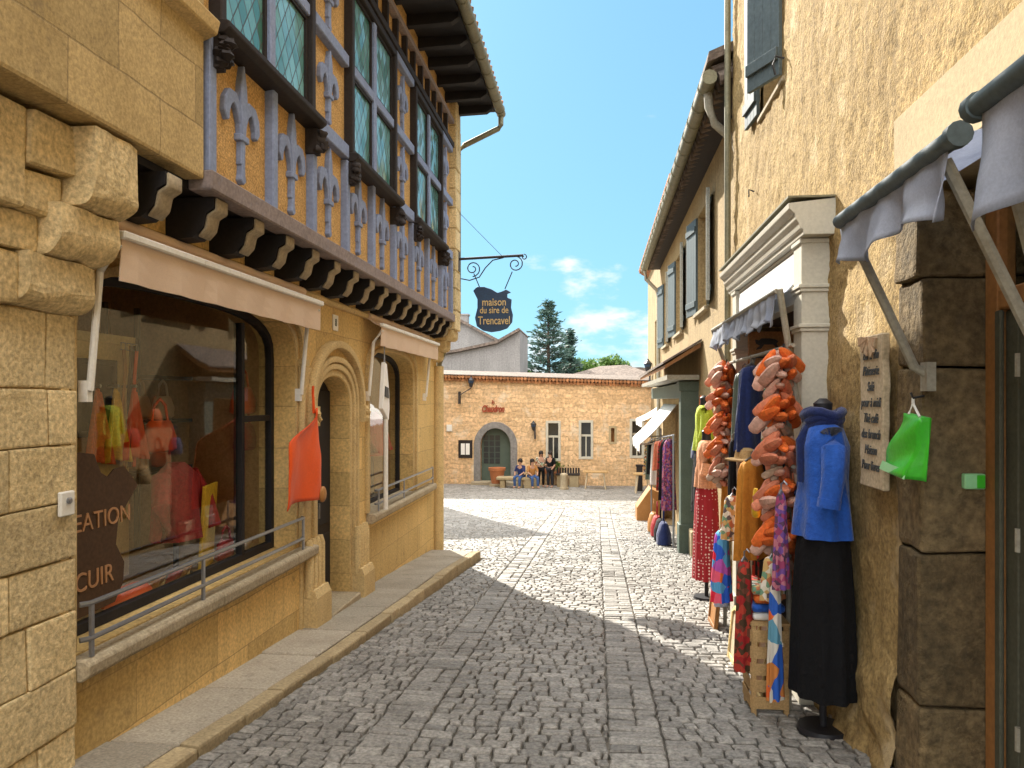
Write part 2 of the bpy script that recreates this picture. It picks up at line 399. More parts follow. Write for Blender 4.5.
M['polewood'] = mat('grey_pole_paint', (.38, .36, .29), (.22, .2, .15), rough=.6, vs=7, var=.7, fine=.2)
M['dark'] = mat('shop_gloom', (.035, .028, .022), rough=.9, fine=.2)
M['backwall'] = mat('shop_back_panel', (.80, .62, .30), (.64, .46, .20), rough=.9, vs=2, var=.7, fine=.15)
M['navy'] = mat('navy_cloth', (.012, .025, .11), (.008, .014, .06), rough=.9, vs=6, var=.6, sheen=.2, bump=.7, bs=7, bd=.035)
M['blue'] = mat('bright_blue_cloth', (.015, .10, .46), (.01, .055, .28), rough=.8, vs=8, var=.7, fine=.15, sheen=.2, bump=.7, bs=7, bd=.035)
M['black'] = mat('black_cloth', (.004, .004, .005), rough=.9, fine=.1, bump=.7, bs=7, bd=.035)
M['orangeleather'] = mat('orange_leather', (.80, .10, .012), (.65, .065, .01), rough=.55, vs=5, var=.5, fine=.06, bump=.1, bs=60)
M['tan'] = mat('tan_leather', (.42, .20, .06), (.30, .12, .03), rough=.55, vs=6, var=.6, fine=.12)
M['red'] = mat('deep_red_cloth', (.38, .025, .025), (.22, .012, .015), rough=.7, vs=6, var=.7, bump=.7, bs=7, bd=.035)
M['mustard'] = mat('mustard_cloth', (.50, .215, .028), (.38, .15, .02), rough=.85, vs=5, var=.6, fine=.12, bump=.7, bs=7, bd=.035)
M['peach'] = mat('peach_cloth', (.72, .36, .20), (.58, .26, .13), rough=.85, vs=6, var=.6, bump=.7, bs=7, bd=.035)
M['lime_green'] = mat('lime_green_cloth', (.42, .50, .045), (.30, .38, .03), rough=.85, vs=6, var=.6, bump=.7, bs=7, bd=.035)
M['bagg'] = mat('bright_green_plastic', (.06, .55, .03), (.04, .42, .02), rough=.35, vs=6, var=.6, fine=.1, bump=.25, bs=14, bd=.02, spec=.5)
M['bagl'] = mat('pale_green_plastic', (.35, .75, .38), rough=.35, fine=.05, spec=.5)
M['pouch1'] = mat('orange_suede', (.72, .17, .03), (.60, .10, .02), rough=.7, vs=14, var=.8, tint=.2)
M['pouch2'] = mat('coral_suede', (.68, .25, .14), (.55, .16, .08), rough=.7, vs=14, var=.8, tint=.2)
M['pouch3'] = mat('pale_pink_suede', (.66, .42, .33), (.55, .3, .22), rough=.7, vs=14, var=.8, tint=.2)
M['pouch4'] = mat('cream_brown_suede', (.55, .42, .30), (.22, .12, .07), rough=.7, vs=22, var=.9, tint=.2)
M['dots'] = dots_mat('red_dotted_cloth', (.34, .012, .02), (.75, .55, .5))
M['rainbow'] = pattern_mat('rainbow_scarf', [(.70, .03, .06), (.03, .12, .60), (.75, .12, .2), (.10, .35, .62), (.72, .16, .04), (.45, .1, .45)], 12)
M['print'] = pattern_mat('mixed_print', [(.60, .54, .42), (.42, .14, .06), (.14, .26, .16), (.66, .6, .5), (.10, .08, .08), (.50, .32, .12)], 30)
M['prints'] = pattern_mat('purple_print', [(.30, .05, .12), (.16, .07, .26), (.45, .16, .2), (.1, .05, .09)], 34)
M['redprint'] = pattern_mat('red_flower_print', [(.32, .02, .02), (.07, .04, .02), (.42, .05, .03), (.14, .05, .03)], 26)
M['textile'] = pattern_mat('folded_textiles', [(.65, .12, .03), (.03, .11, .45), (.62, .58, .5), (.55, .2, .05), (.12, .3, .4)], 9)
M['straw'] = mat('straw', (.50, .33, .15), (.38, .23, .09), rough=.9, vs=12, var=.7, fine=.25, fs=90, bump=.3, bs=80)
M['yellow'] = mat('yellow_card', (.75, .46, .03), (.62, .36, .02), rough=.6, vs=4, var=.5)
M['hide'] = mat('dark_brown_hide', (.085, .045, .022), (.055, .028, .014), rough=.65, vs=6, var=.6)
M['goldtext'] = mat('copper_lettering', (.50, .26, .12), rough=.5, fine=.1)
M['ink'] = mat('dark_ink', (.085, .09, .09), rough=.9, fine=.1)
M['signblue'] = mat('dark_blue_enamel', (.012, .045, .105), (.008, .025, .06), rough=.4, vs=5, var=.6, spec=.5)
M['gilt'] = mat('gilt_letters', (.68, .50, .22), rough=.5, fine=.1)
M['plank'] = mat('weathered_plank', (.58, .48, .33), (.40, .31, .19), rough=.9, vs=5, var=.8, fine=.25, fs=50, bump=.25)
M['skin'] = mat('skin', (.48, .27, .18), rough=.6, fine=.05)
M['hair'] = mat('dark_hair', (.022, .014, .01), rough=.6, fine=.2)
M['denim'] = mat('denim', (.05, .10, .24), (.03, .06, .15), rough=.9, vs=8)
M['darkglass'] = mat('dark_window_glass', (.02, .022, .022), rough=.12, fine=0, spec=.6)
M['fan'] = mat('cream_fan_paint', (.55, .43, .28), (.42, .22, .12), rough=.8, vs=30, var=.8)
M['terra'] = mat('terracotta', (.45, .17, .07), (.34, .12, .05), rough=.85, vs=7)
M['mannequin'] = mat('black_mannequin', (.02, .02, .024), rough=.5, fine=.05)
M['dullred'] = mat('red_iron_letters', (.35, .07, .03), rough=.6)
M['needle'] = leaf_mat('conifer_needles', (.025, .06, .045), (.085, .15, .115))
M['leaf'] = leaf_mat('broad_leaves', (.035, .085, .012), (.13, .22, .035))
M['bark'] = mat('bark', (.09, .065, .045), rough=.95, fine=.4, fs=20)

# ================================================================== MEASURING HELPERS (eye at 0,0,0; turned 6.37 degrees left of the street)
YAW = .1112; FPX = 770.0
CA, SA = math.cos(YAW), math.sin(YAW)
def atx(px, py, X):
    u, v = (px - 512) / FPX, (400 - py) / FPX; d = X / (-SA + u * CA); return d * (CA + u * SA), v * d
def aty(px, py, Y):
    u, v = (px - 512) / FPX, (400 - py) / FPX; d = Y / (CA + u * SA); return d * (-SA + u * CA), v * d


# ================================================================== SETTING
def ground_sheet():
    mb = MB(); ys = [-60, -20, -8] + [y * 1.0 for y in range(-7, 40)] + [60, 120, 400, 1500]
    xs = [-1500, -200, -40, -8, -4, -2, 0, 2, 4, 8, 40, 200, 1500]
    for j, y in enumerate(ys):
        for x in xs: mb.v.append((x, y, gz(y) - .035))
    n = len(xs)
    for j in range(len(ys) - 1):
        for i in range(n - 1):
            a = j * n + i; mb.f.append((a, a + 1, a + n + 1, a + n)); mb.tint.append(.5)
    mb.build('ground', M['joint'], kind='structure')
ground_sheet()

def kerb_x(y): return -2.13 + (y - 3.9) * .034
TRACKS = [(-1.33, -1.03), (.06, .37)]

def setts():
    mb = MB()
    def wave(x, y): return .05 * noise.noise(Vector((x * .7, y * .25, 3))) + .012 * noise.noise(Vector((x * 2.6, y * 2.0, 8)))
    def stone(x0, x1, y0, y1, wavy=True):
        g = .0045; h = U(-.0035, .004); tx = U(-.0035, .0035); ty = U(-.0035, .0035); t = U(0, 1)
        gx = g * U(.6, 1.6); gy = g * U(.7, 1.5); sk = U(-.008, .008)
        if x1 - x0 < .03: return
        rings = []
        for ins, dz in ((0, -.035), (.002, -.008), (.011, .0)):
            for sx, sy in ((-1, -1), (1, -1), (1, 1), (-1, 1)):
                x = (x0 + gx + ins if sx < 0 else x1 - gx - ins) + sk * sy; yb = (y0 + gy + ins if sy < 0 else y1 - gy - ins)
                y = yb + (wave(x, (y0 if sy < 0 else y1)) if wavy else 0) + (U(-.004, .004) if ins == 0 else 0)
                rings.append((x, y, gz(y) + dz + h + (tx * sx + ty * sy if dz > -.03 else 0)))
        fs = [(8, 9, 10, 11)]
        for k in (0, 4):
            for i in range(4):
                j = (i + 1) % 4; fs.append((k + i, k + j, k + 4 + j, k + 4 + i))
        mb.add(rings, fs, t)
    y = 1.2
    while y < 36:
        k = 1 if y < 17 else 1.4
        rh = U(.088, .122) * k
        xl = kerb_x(y) + .02 if y < 12.15 else -13.0
        if 12.15 <= y < 12.9: xl = -5
        xr = 1.62 if y < 21 else 3.4
        x = xl + U(0, .03)
        while x < xr:
            w = U(.065, .15) * k
            if U(0, 1) < .12: w *= 1.5
            tr = None
            if y < 24:
                for a, b in TRACKS:
                    if x < b - .01 and x + w > a: tr = (a, b)
            if tr and x >= tr[0] - .01: stone(tr[0], tr[1], y, y + rh) if U(0, 1) < .5 else (stone(tr[0], tr[0] + .17, y, y + rh), stone(tr[0] + .17, tr[1], y, y + rh)); x = tr[1]; continue
            if tr: w = max(tr[0] - x, .031)
            stone(x, min(x + w, xr), y, y + rh)
            x += w
        y += rh
    return mb.build('cobbled_road', M['sett'], kind='structure')
setts()

def sloped(mb, xa0, xa1, y0, xb0, xb1, y1, top, th, t=.5, tops=None):
    """slab that follows the fall of the street"""
    ta, tb = gz(y0) + top, gz(y1) + (tops if tops is not None else top)
    v = [(xa0, y0, ta - th), (xa1, y0, ta - th), (xb1, y1, tb - th), (xb0, y1, tb - th), (xa0, y0, ta), (xa1, y0, ta), (xb1, y1, tb), (xb0, y1, tb)]
    mb.add(v, [(0, 3, 2, 1), (4, 5, 6, 7), (0, 1, 5, 4), (1, 2, 6, 5), (2, 3, 7, 6), (3, 0, 4, 7)], t)

def pave_h(y): return .035 + .085 * smoothstep(5, 11, y)
mb = MB(); kb = MB(); y = .8
while y < 12.0:
    l = min(U(.75, 1.15), 12.12 - y)
    if 12.12 - (y + l) < .3: l = 12.12 - y
    dz = U(-.006, .006)
    sloped(mb, -2.9, kerb_x(y) - .13, y + .006, -2.9, kerb_x(y + l) - .13, y + l - .006, pave_h(y) + dz, .2, U(0, 1), pave_h(y + l) + dz)
    k0 = y
    while k0 < y + l - .05:
        kl = min(U(.45, .8), y + l - k0)
        if y + l - (k0 + kl) < .2: kl = y + l - k0
        a, b = k0 + .006, k0 + kl - .006; d = U(-.008, .006)
        sloped(kb, kerb_x(a) - .122, kerb_x(a) + U(-.012, .008), a, kerb_x(b) - .122, kerb_x(b) + U(-.012, .008), b, pave_h(a) + d, .25, U(0, 1), pave_h(b) + d)
        k0 += kl
    y += l
mb.build('pavement', M['slab'], kind='structure', bevel=.012, jag=.006)
kb.build('kerb', M['kerb'], kind='structure', bevel=.018, segs=2, jag=.012)

# ================================================================== LEFT: STONE HOUSE
stone = thing('stone_house', 'pale ashlar house corner with a rounded corbel carrying its upper wall, at the left edge', 'house', (-3.3, 1.0, gz(1.0)))
def ashlar(mb, axis, d_out, d_in, a0, a1, z0, z1, hs, ls, jit=.008):
    """courses of separate blocks on a plane x = const (axis x) or y = const (axis y)"""
    z = z0; k = 0
    while z < z1 - .02:
        h = min(U(*hs), z1 - z)
        if z1 - z - h < .12: h = z1 - z
        a = a0; first = True
        while a < a1 - .01:
            l = min(U(*ls) * (.55 if first and k % 2 else 1), a1 - a)
            if a1 - a - l < .12: l = a1 - a
            q = d_out + U(-jit, jit)
            lo, hi = min(q, d_in), max(q, d_in)
            g = .004
            if axis == 'x': mb.box(lo, hi, a + g, a + l - g, z + g, z + h - g, U(0, 1))
            else: mb.box(a + g, a + l - g, lo, hi, z + g, z + h - g, U(0, 1))
            a += l; first = False
        z += h; k += 1
mb = MB(); ashlar(mb, 'x', -2.60, -2.95, -3.0, 3.6, -2.2, .42, (.255, .30), (.34, .62))
mb.build('wall', M['pier'], stone, bevel=.011, segs=2, jag=.009)
mb = MB(); mb.box(-7, -2.63, -3, 3.585, -2.3, 1.3); mb.build('backing_wall', M['carved'], stone)
# stacked roll corbel, its near half broken back to the plain block
mb = MB()
for (z0, z1, xo, t, ya) in ((.42, .66, -2.505, .4, 3.16), (.665, .90, -2.415, .6, 3.24), (.905, 1.285, -2.33, .5, 3.36)):
    pr = [(-2.95, z0), (xo - .12, z0)]
    for i in range(9):
        a = -PI / 2 + PI / 2 * i / 8; pr.append((xo - .12 + .12 * math.cos(a), z0 + .12 + .12 * math.sin(a)))
    pr += [(xo, z1), (-2.95, z1)]
    n = 5; yb = 3.69 + (xo + 2.33) * .4
    for k in range(n): mb.prism(pr, [], 'y', ya + (yb - ya) * k / n, ya + (yb - ya) * (k + 1) / n, t)
cb = mb.build('corbel', M['pier'], stone, bevel=.004, jag=.022)
mb = MB()
for (z0, z1, xo, a, b_) in ((.42, .83, -2.565, -3.0, 2.9), (.42, .66, -2.55, 2.905, 3.17), (.665, .83, -2.53, 2.905, 3.25), (.835, 1.285, -2.47, -3.0, 3.10), (.835, 1.03, -2.485, 3.105, 3.34), (1.035, 1.285, -2.44, 3.105, 3.39)): mb.box(-2.95, xo, a, b_, z0 + .003, z1, U(.3, .8))
mb.build('broken_block', M['pier'], cb, bevel=.022, segs=2, jag=.022)
mb = MB(); mb.prism([(-3.0, 1.30), (4.32, 1.30), (4.32, 5.0), (-3.0, 5.0)], [], 'x', -2.31, -2.75)
mb.build('upper_wall', M['upperstone'], stone, bevel=.02, segs=2)
mb = MB(); mb.prism([(-2.35, 2.12), (-2.24, 2.16), (-2.22, 2.24), (-2.35, 2.28)], [], 'y', -3, 4.345); mb.build('string_course', M['carved'], stone, bevel=.008)
mb = MB(); mb.box(-7, -2.7, -3, 4.3, 1.31, 4.9); mb.build('inner_wall', M['carved'], stone)
mb = MB(); mb.prism([(-1.67, 4.80), (-1.67, 4.92), (-6.5, 7.5), (-11.3, 4.92), (-11.3, 4.80), (-6.5, 7.36)], [], 'y', -3.2, 4.3); mb.build('roof', M['tileo'], stone)

bx = MB(); bx.box(-2.588, -2.565, 3.44, 3.54, -.565, -.445)
t = bx.build('intercom_box', M['white'], bevel=.006, label='small cream intercom box on the pale ashlar blocks left of the brown hide', cat='intercom')
q = MB(); q.lathe([(0, .016), (.012, .016), (.016, .01)], (0, 0, 0), 12); q2 = MB()
q2.v = [(-2.566 + z, 3.49 + x, -.49 + y) for x, y, z in q.v]; q2.f = q.f; q2.tint = q.tint; q2.build('button', M['steel'], t)

# ================================================================== LEFT: TIMBER-FRAMED SHOP HOUSE
house = thing('timber_shop_house', 'timber framed house with blue grey fleur de lis panels jettied over an ochre stone shop', 'house', (-2.65, 8.0, gz(8)))
W1 = arch(3.66, 6.52, -1.30, .36, .76, 16, 3.0)
DR = arch(7.06, 8.02, -2.35, -.06, .24, 16, 2.2)
W2 = arch(8.74, 10.86, -1.32, .26, .62, 16, 2.8)
mb = MB(); mb.prism([(3.6, -2.6), (12.5, -2.9), (12.5, 1.3), (3.6, 1.3)], [W1, DR, W2], 'x', -2.65, -2.98)
mb.build('wall', M['lime'], house)
mb = MB(); mb.prism([(-11, -3), (-2.654, -3), (-2.654, 1.3), (-2.654, 4.9), (-6.5, 7.35), (-11, 4.9)], [], 'y', 12.28, 12.51); mb.build('gable_wall', M['render'], house)
mb = MB(); mb.box(-11, -10.7, -3, 12.27, -2.9, 4.9); mb.build('rear_wall', M['render'], house)
mb = MB(); mb.box(-10.7, -2.42, 3.62, 12.26, 1.255, 1.35); mb.build('upper_floor', M['blackwood'], house)
# sills
for a, b in ((3.6, 6.82), (8.62, 12.0)):
    mb = MB(); y = a
    while y < b - .1:
        l = min(U(1.2, 1.7), b - y)
        mb.prism([(-2.88, -1.30 - .0), (-2.56, -1.312), (-2.535, -1.335), (-2.54, -1.40), (-2.58, -1.43), (-2.88, -1.43)], [], 'y', y + .004, y + l - .004, U(.2, .8)); y += l
    mb.build('sill', M['sillstone'], house, bevel=.008, jag=.008)
# plinth faces under the sills and corner piers
mb = MB(); mb.box(-2.68, -2.625, 6.62, 6.98, -2.5, .30)
mb.build('pilaster', M['carved'], house, bevel=.012, jag=.004)
def clustered_base(y0, y1):
    b = MB(); z = gz((y0 + y1) / 2)
    b.box(-2.66, -2.50, y0, y1, z - .1, z + .33)
    b.prism([(-2.66, z + .331), (-2.50, z + .331), (-2.53, z + .40), (-2.66, z + .40)], [], 'y', y0 + .01, y1 - .01)
    n = 4
    for i in range(n):
        yy = y0 + (y1 - y0) * (i + .5) / n
        b.tube([(-2.59, yy, z + .34), (-2.59, yy, z + .42), (-2.59, yy, z + .78), (-2.60, yy, z + .85)], [.05, .042, .042, .03], 10)
    b.build('door_base', M['carved'], house, smooth=40)
clustered_base(6.66, 7.04); clustered_base(8.06, 8.46)
# shop window mouldings: slim shafts, caps and arch rolls
def moulding(o, width, d0, d1, power, grow, name='moulding'):
    y0, y1, z0, zs, zt = o
    p, w = arch_band(y0 - grow, y1 + grow, z0, zs, zt + grow, width, power)
    b = MB(); b.ribbon(p, w, 'x', d0, d1); return b.build(name, M['carved'], house, bevel=.012, segs=2, smooth=50)
moulding((3.66, 6.52, -1.28, .36, .76), .06, -2.66, -2.61, 3.0, .13)
moulding((3.66, 6.52, -1.28, .36, .76), .05, -2.70, -2.635, 3.0, .03)
moulding((8.74, 10.86, -1.30, .26, .62), .06, -2.66, -2.61, 2.8, .14)
moulding((8.74, 10.86, -1.30, .26, .62), .05, -2.70, -2.635, 2.8, .03)
for g, d in ((.035, -2.64), (.10, -2.615), (.17, -2.60)):
    moulding((7.06, 8.02, -2.2, -.06, .24), .06, -2.72, d, 2.2, g, 'door_moulding')
p, w = arch_band(6.78, 8.32, -.08, -.06, .56, .075, 2.0)
mb = MB(); mb.ribbon(p, w, 'x', -2.66, -2.565); hood = mb.build('hood_mould', M['carved'], house, bevel=.018, segs=2, smooth=50)
for yy in (6.80, 8.34):
    mb = MB(); mb.box(-2.66, -2.55, yy - .075, yy + .075, -.24, -.06)
    for k in range(7): mb.ball((-2.56, yy + U(-.05, .05), -.15 + U(-.06, .06)), .04, .035, .035, 8, 6, wob=.4)
    mb.build('carved_stop', M['carved'], hood, smooth=50)
mb = MB(); mb.tube([(-2.62, 6.60, -1.25), (-2.62, 6.60, .30)], .035, 10)
mb.box(-2.66, -2.57, 6.54, 6.66, .30, .36); mb.build('shaft', M['carved'], house, smooth=40)
mb = MB(); mb.tube([(-2.60, 12.40, -2.55), (-2.60, 12.40, .55)], .09, 12); mb.build('corner_shaft', M['carved'], house, smooth=40)
# shop door
dr = MB(); dr.box(-2.90, -2.865, 7.065, 8.015, -2.3, .235); door = dr.build('door', M['darkwood'], house)
mb = MB()
for a, b in ((7.10, 7.50), (7.58, 7.98)):
    mb.box(-2.864, -2.85, a, b, -2.1, -1.4); mb.box(-2.864, -2.85, a, b, -1.3, .1)
mb.build('door_panel', M['blackwood'], door, bevel=.008)
mb = MB(); mb.tube([(-2.86, 7.54, -1.2), (-2.81, 7.54, -1.2), (-2.81, 7.54, -1.05)], .012, 8); mb.build('handle', M['steel'], door)
mb = MB(); mb.prism([(-2.864, gz(7.5) - .1), (-2.52, gz(7.5) - .1), (-2.52, gz(7.5) + .115), (-2.864, gz(7.5) + .115)], [], 'y', 7.066, 8.014); mb.build('doorstep', M['sillstone'], house, bevel=.012)
# glazed shop windows with the rooms behind them
def shop_window(o, glass_x, power):
    y0, y1, z0, zs, zt = o
    out = arch(y0 + .004, y1 - .004, z0 + .004, zs, zt - .004, 16, power); inn = arch(y0 + .06, y1 - .06, z0 + .06, zs, zt - .06, 16, power)
    b = MB(); b.prism(out, [inn], 'x', glass_x - .03, glass_x + .03); f = b.build('shop_window', M['blackwood'], house)
    b = MB(); b.prism(inn, [], 'x', glass_x - .004, glass_x + .004); b.build('pane', M['glass'], f)
    return f
f1 = shop_window((3.66, 6.52, -1.30, .36, .76), -2.87, 3.0)
f2 = shop_window((8.74, 10.86, -1.32, .26, .62), -2.87, 2.8)
mb = MB(); mb.box(-2.91, -2.84, 5.90, 5.95, -1.25, .62); mb.box(-2.90, -2.85, 5.95, 6.46, -.18, -.13); mb.build('glazing_bar', M['blackwood'], f1)
mb = MB()
mb.box(-4.6, -4.5, 3.3, 6.9, -2.0, 1.25); mb.box(-4.5, -2.99, 3.3, 3.55, -2.0, 1.25); mb.box(-4.5, -2.99, 6.70, 6.9, -2.0, 1.25)
mb.box(-4.6, -4.5, 8.3, 11.2, -2.2, 1.25); mb.box(-4.5, -2.99, 8.3, 8.5, -2.2, 1.25); mb.box(-4.5, -2.99, 11.0, 11.2, -2.2, 1.25)
mb.build('shop_room_wall', M['brownpanel'], house)
mb = MB(); mb.box(-4.5, -2.92, 3.56, 6.69, -1.42, -1.30); mb.box(-4.5, -2.92, 8.51, 10.99, -1.44, -1.32); mb.build('display_floor', M['straw'], house)
mb = MB(); mb.box(-3.50, -3.45, 3.57, 5.35, -1.29, .40); mb.box(-3.45, -3.40, 3.57, 5.35, .40, .46); mb.build('display_back', M['backwall'], house)  # back panel; its beige also stands in for the facing wall's reflection
mb = MB()
for y0 in (5.85, 6.3): mb.box(-4.02, -3.98, y0, y0 + .04, -1.29, .8); mb.box(-4.02, -3.70, y0, y0 + .44, -.62, -.59); mb.box(-4.02, -3.70, y0, y0 + .44, -.2, -.17); mb.box(-4.02, -3.70, y0, y0 + .44, .18, .21)
mb.build('shop_shelf', M['darkwood'], house)
# guard rails in front of the shop windows
for (a, b, z1, z2) in ((3.62, 6.56, -1.035, -1.215), (8.80, 11.9, -1.06, -1.22)):
    g = thing('window_guard_rail', 'grey double guard rail along the sill of the ' + ('large leather shop window' if a < 5 else 'far shop window past the door'), 'guard rail', (-2.57, (a + b) / 2, -1.3), group='guard rails at the shop windows')
    for z in (z1, z2):
        mb = MB(); mb.tube([(-2.60, a, z), (-2.57, a + .04, z), (-2.57, b - .04, z), (-2.60, b, z)], .014, 8); mb.build('rail', M['steel'], g, smooth=40)
    for yy in (a + .05, (a + b) / 2 - .3, b - .05):
        mb = MB(); mb.box(-2.578, -2.562, yy - .012, yy + .012, -1.31, z1); mb.build('post', M['steel'], g)

# ---- timber storey
bays = [4.40, 5.30, 6.08, 6.93, 7.76, 8.62, 9.47, 10.36, 11.28, 12.06]
WIN = [(4.46, 6.04), (6.98, 8.60), (9.52, 11.24)]
mb = MB(); mb.prism([(4.32, 1.36), (12.11, 1.36), (12.11, 4.78), (4.32, 4.78)], [[(a, 2.30), (b, 2.30), (b, 3.98), (a, 3.98)] for a, b in WIN], 'x', -2.36, -2.56)
mb.build('infill_panel', M['panel'], house)
mb = MB(); mb.box(-2.42, -2.265, 4.325, 12.11, 1.245, 1.365); mb.build('bressummer', M['greywood'], house, bevel=.01, jag=.006)
mb = MB(); mb.prism([(-2.70, .93), (-2.60, .93), (-2.585, .97), (-2.62, 1.0), (-2.70, 1.0)], [], 'y', 3.75, 12.2); mb.build('ledge', M['carved'], house, bevel=.006)
k = 0; y = 4.02
while y < 12.15:
    b = MB(); b.prism([(-2.66, 1.243), (-2.335, 1.243), (-2.335, 1.175), (-2.385, 1.15), (-2.405, 1.06), (-2.475, 1.0), (-2.66, .985)], [], 'y', y - .075, y + .075)
    c = b.build('corbel', M['blackwood'], house)
    b = MB(); b.ribbon([(-2.325, 1.238), (-2.325, 1.165), (-2.378, 1.135), (-2.396, 1.055), (-2.44, 1.005)], [.018, .022, .022, .02, .012], 'y', y - .068, y + .068)
    b.build('corbel_end', M['tip'], c, bevel=.006, smooth=50)
    y += .535
for y in bays:
    top = 2.22
    b = MB(); b.box(-2.37, -2.295, y - .042, y + .042, 1.366, top); b.build('post', M['bluewood'], house, bevel=.008)
for a, b_ in ((6.08, 6.93), (8.64, 9.48), (11.28, 12.06)):
    for z0, z1 in ((2.23, 2.36), (3.08, 3.19), (3.93, 4.02)):
        b = MB(); b.box(-2.37, -2.29, a + .004, b_ - .004, z0, z1); b.build('rail', M['bluewood'], house, bevel=.008)
for z0, z1, m in ((4.02, 4.10, 'darkwood'), (4.40, 4.47, 'greywood')):
    b = MB(); b.box(-2.37, -2.275, 4.33, 12.1, z0, z1); b.build('top_rail', M[m], house, bevel=.006)
y = 4.5
while y < 12.05:
    b = MB(); b.box(-2.37, -2.295, y - .03, y + .03, 4.104, 4.395); b.build('stud', M['darkwood'], house); y += .42
def fleur(yc, z0, z1, w, x0=-2.37, x1=-2.315):
    h = z1 - z0; b = MB()
    b.ribbon([(yc, z0 + .40 * h), (yc, z0 + .55 * h), (yc, z0 + .68 * h), (yc, z0 + .84 * h), (yc, z1)], [.05, .085, .105, .075, .012], 'x', x0, x1)
    b.ribbon([(yc, z0), (yc, z0 + .03 * h), (yc, z0 + .08 * h), (yc, z0 + .16 * h), (yc, z0 + .40 * h)], [.02, .075, .05, .04, .055], 'x', x0, x1 - .004)
    for s in (-1, 1):
        P = [(.018, .16), (.03, .34), (.10, .50), (.26, .62), (.50, .685), (.76, .675), (.95, .61), (1.02, .52), (.93, .46)]
        b.ribbon([(yc + s * (p * w if i else p), z0 + q * h) for i, (p, q) in enumerate(P)], [.03, .04, .055, .072, .085, .092, .088, .07, .03], 'x', x0, x1 - .008)
    b.ribbon([(yc - .06, z0 + .385 * h), (yc + .06, z0 + .385 * h)], [.045, .045], 'x', x0, x1 + .006)
    return b.build('fleur_ornament', M['bluewood'], house, bevel=.006)
for i in range(len(bays) - 1): fleur((bays[i] + bays[i + 1]) / 2, 1.42, 2.20, .215)
for a, b_ in ((6.08, 6.93), (8.64, 9.48), (11.28, 12.06)):
    c = (a + b_) / 2; fleur(c, 2.40, 3.05, .20); fleur(c, 3.22, 3.90, .20)
for a, b_ in WIN:
    o = MB(); o.prism([(a, 2.30), (b_, 2.30), (b_, 3.98), (a, 3.98)], [[(a + .07, 2.36), (b_ - .07, 2.36), (b_ - .07, 3.91), (a + .07, 3.91)]], 'x', -2.50, -2.275)
    w = o.build('window', M['darkwood'], house, bevel=.008)
    c = (a + b_) / 2
    o = MB(); o.box(-2.352, -2.34, a + .06, b_ - .06, 2.35, 3.92); o.build('pane', M['lead'], w)
    o = MB(); o.box(-2.338, -2.292, c - .045, c + .045, 2.362, 3.908); o.build('mullion', M['bluewood'], w, bevel=.008)
    o = MB(); o.box(-2.338, -2.296, a + .072, c - .047, 3.08, 3.18); o.box(-2.338, -2.296, c + .047, b_ - .072, 3.08, 3.18); o.build('transom', M['bluewood'], w, bevel=.008)
    for p0, p1 in ((a + .072, c - .047), (c + .047, b_ - .072)):
        for z0, z1 in ((2.362, 3.078), (3.182, 3.908)):
            o = MB(); o.prism([(p0, z0), (p1, z0), (p1, z1), (p0, z1)], [[(p0 + .03, z0 + .03), (p1 - .03, z0 + .03), (p1 - .03, z1 - .03), (p0 + .03, z1 - .03)]], 'x', -2.339, -2.318); o.build('casement', M['darkwood'], w)
    o = MB(); o.prism([(-2.37, 2.20), (-2.24, 2.215), (-2.20, 2.245), (-2.20, 2.285), (-2.25, 2.298), (-2.37, 2.298)], [], 'y', a - .05, b_ + .05); o.build('sill_moulding', M['darkwood'], w, bevel=.006)
    for yy in (a - .02, b_ + .02):
        o = MB(); o.box(-2.36, -2.26, yy - .045, yy + .045, 2.0, 2.20)
        for kk in range(8): o.ball((-2.25 + U(-.02, .03), yy + U(-.03, .03), 2.03 + .02 * kk), .045, .045, .035, 8, 6, wob=.6)
        o.build('carved_bracket', M['darkwood'], w, smooth=50)
# stone corner with its rounded corbel
mb = MB(); ashlar(mb, 'x', -2.25, -2.66, 12.115, 12.52, 1.12, 4.80, (.28, .36), (.4, .41), .006); mb.build('corner_quoin', M['pier'], house, bevel=.012, jag=.008)
mb = MB()
for z0, z1, xo in ((.62, .78, -2.54), (.785, .95, -2.42), (.955, 1.115, -2.29)):
    pr = [(-2.75, z0), (xo - .08, z0)] + [(xo - .08 + .08 * math.cos(-PI / 2 + PI / 2 * i / 5), z0 + .08 + .08 * math.sin(-PI / 2 + PI / 2 * i / 5)) for i in range(6)] + [(xo, z1), (-2.75, z1)]
    mb.prism(pr, [], 'y', 12.12, 12.53)
mb.build('corner_corbel', M['carved'], house, bevel=.01, jag=.01)
# eaves
mb = MB(); mb.box(-2.66, -1.70, 4.33, 12.68, 4.78, 4.81); mb.build('soffit', M['blackwood'], house)
y = 4.6
while y < 12.7:
    b = MB(); b.prism([(-2.45, 4.64), (-1.80, 4.66), (-1.71, 4.72), (-1.71, 4.779), (-2.45, 4.779)], [], 'y', y - .05, y + .05); b.build('rafter', M['blackwood'], house); y += .60
mb = MB(); mb.prism([(-1.64, 4.815), (-1.64, 4.90), (-6.5, 7.5), (-11.3, 4.90), (-11.3, 4.815), (-6.5, 7.40)], [], 'y', 4.32, 12.70); roof = mb.build('roof', M['tileo'], house)
mb = MB(); y = 4.4
while y < 12.7:
    mb.tube([(-1.58, y, 4.86), (-1.95, y, 5.07)], .07, 8, U(0, 1)); y += .19
mb.build('eave_tile', M['tileo'], roof, smooth=40)
mb = MB(); mb.tube([(-1.60, 4.33, 4.76), (-1.60, 12.72, 4.76)], .075, 14)
y = 4.5
while y < 12.7: mb.tube([(-1.60, y - .012, 4.76), (-1.60, y + .012, 4.76)], .086, 14); y += .5
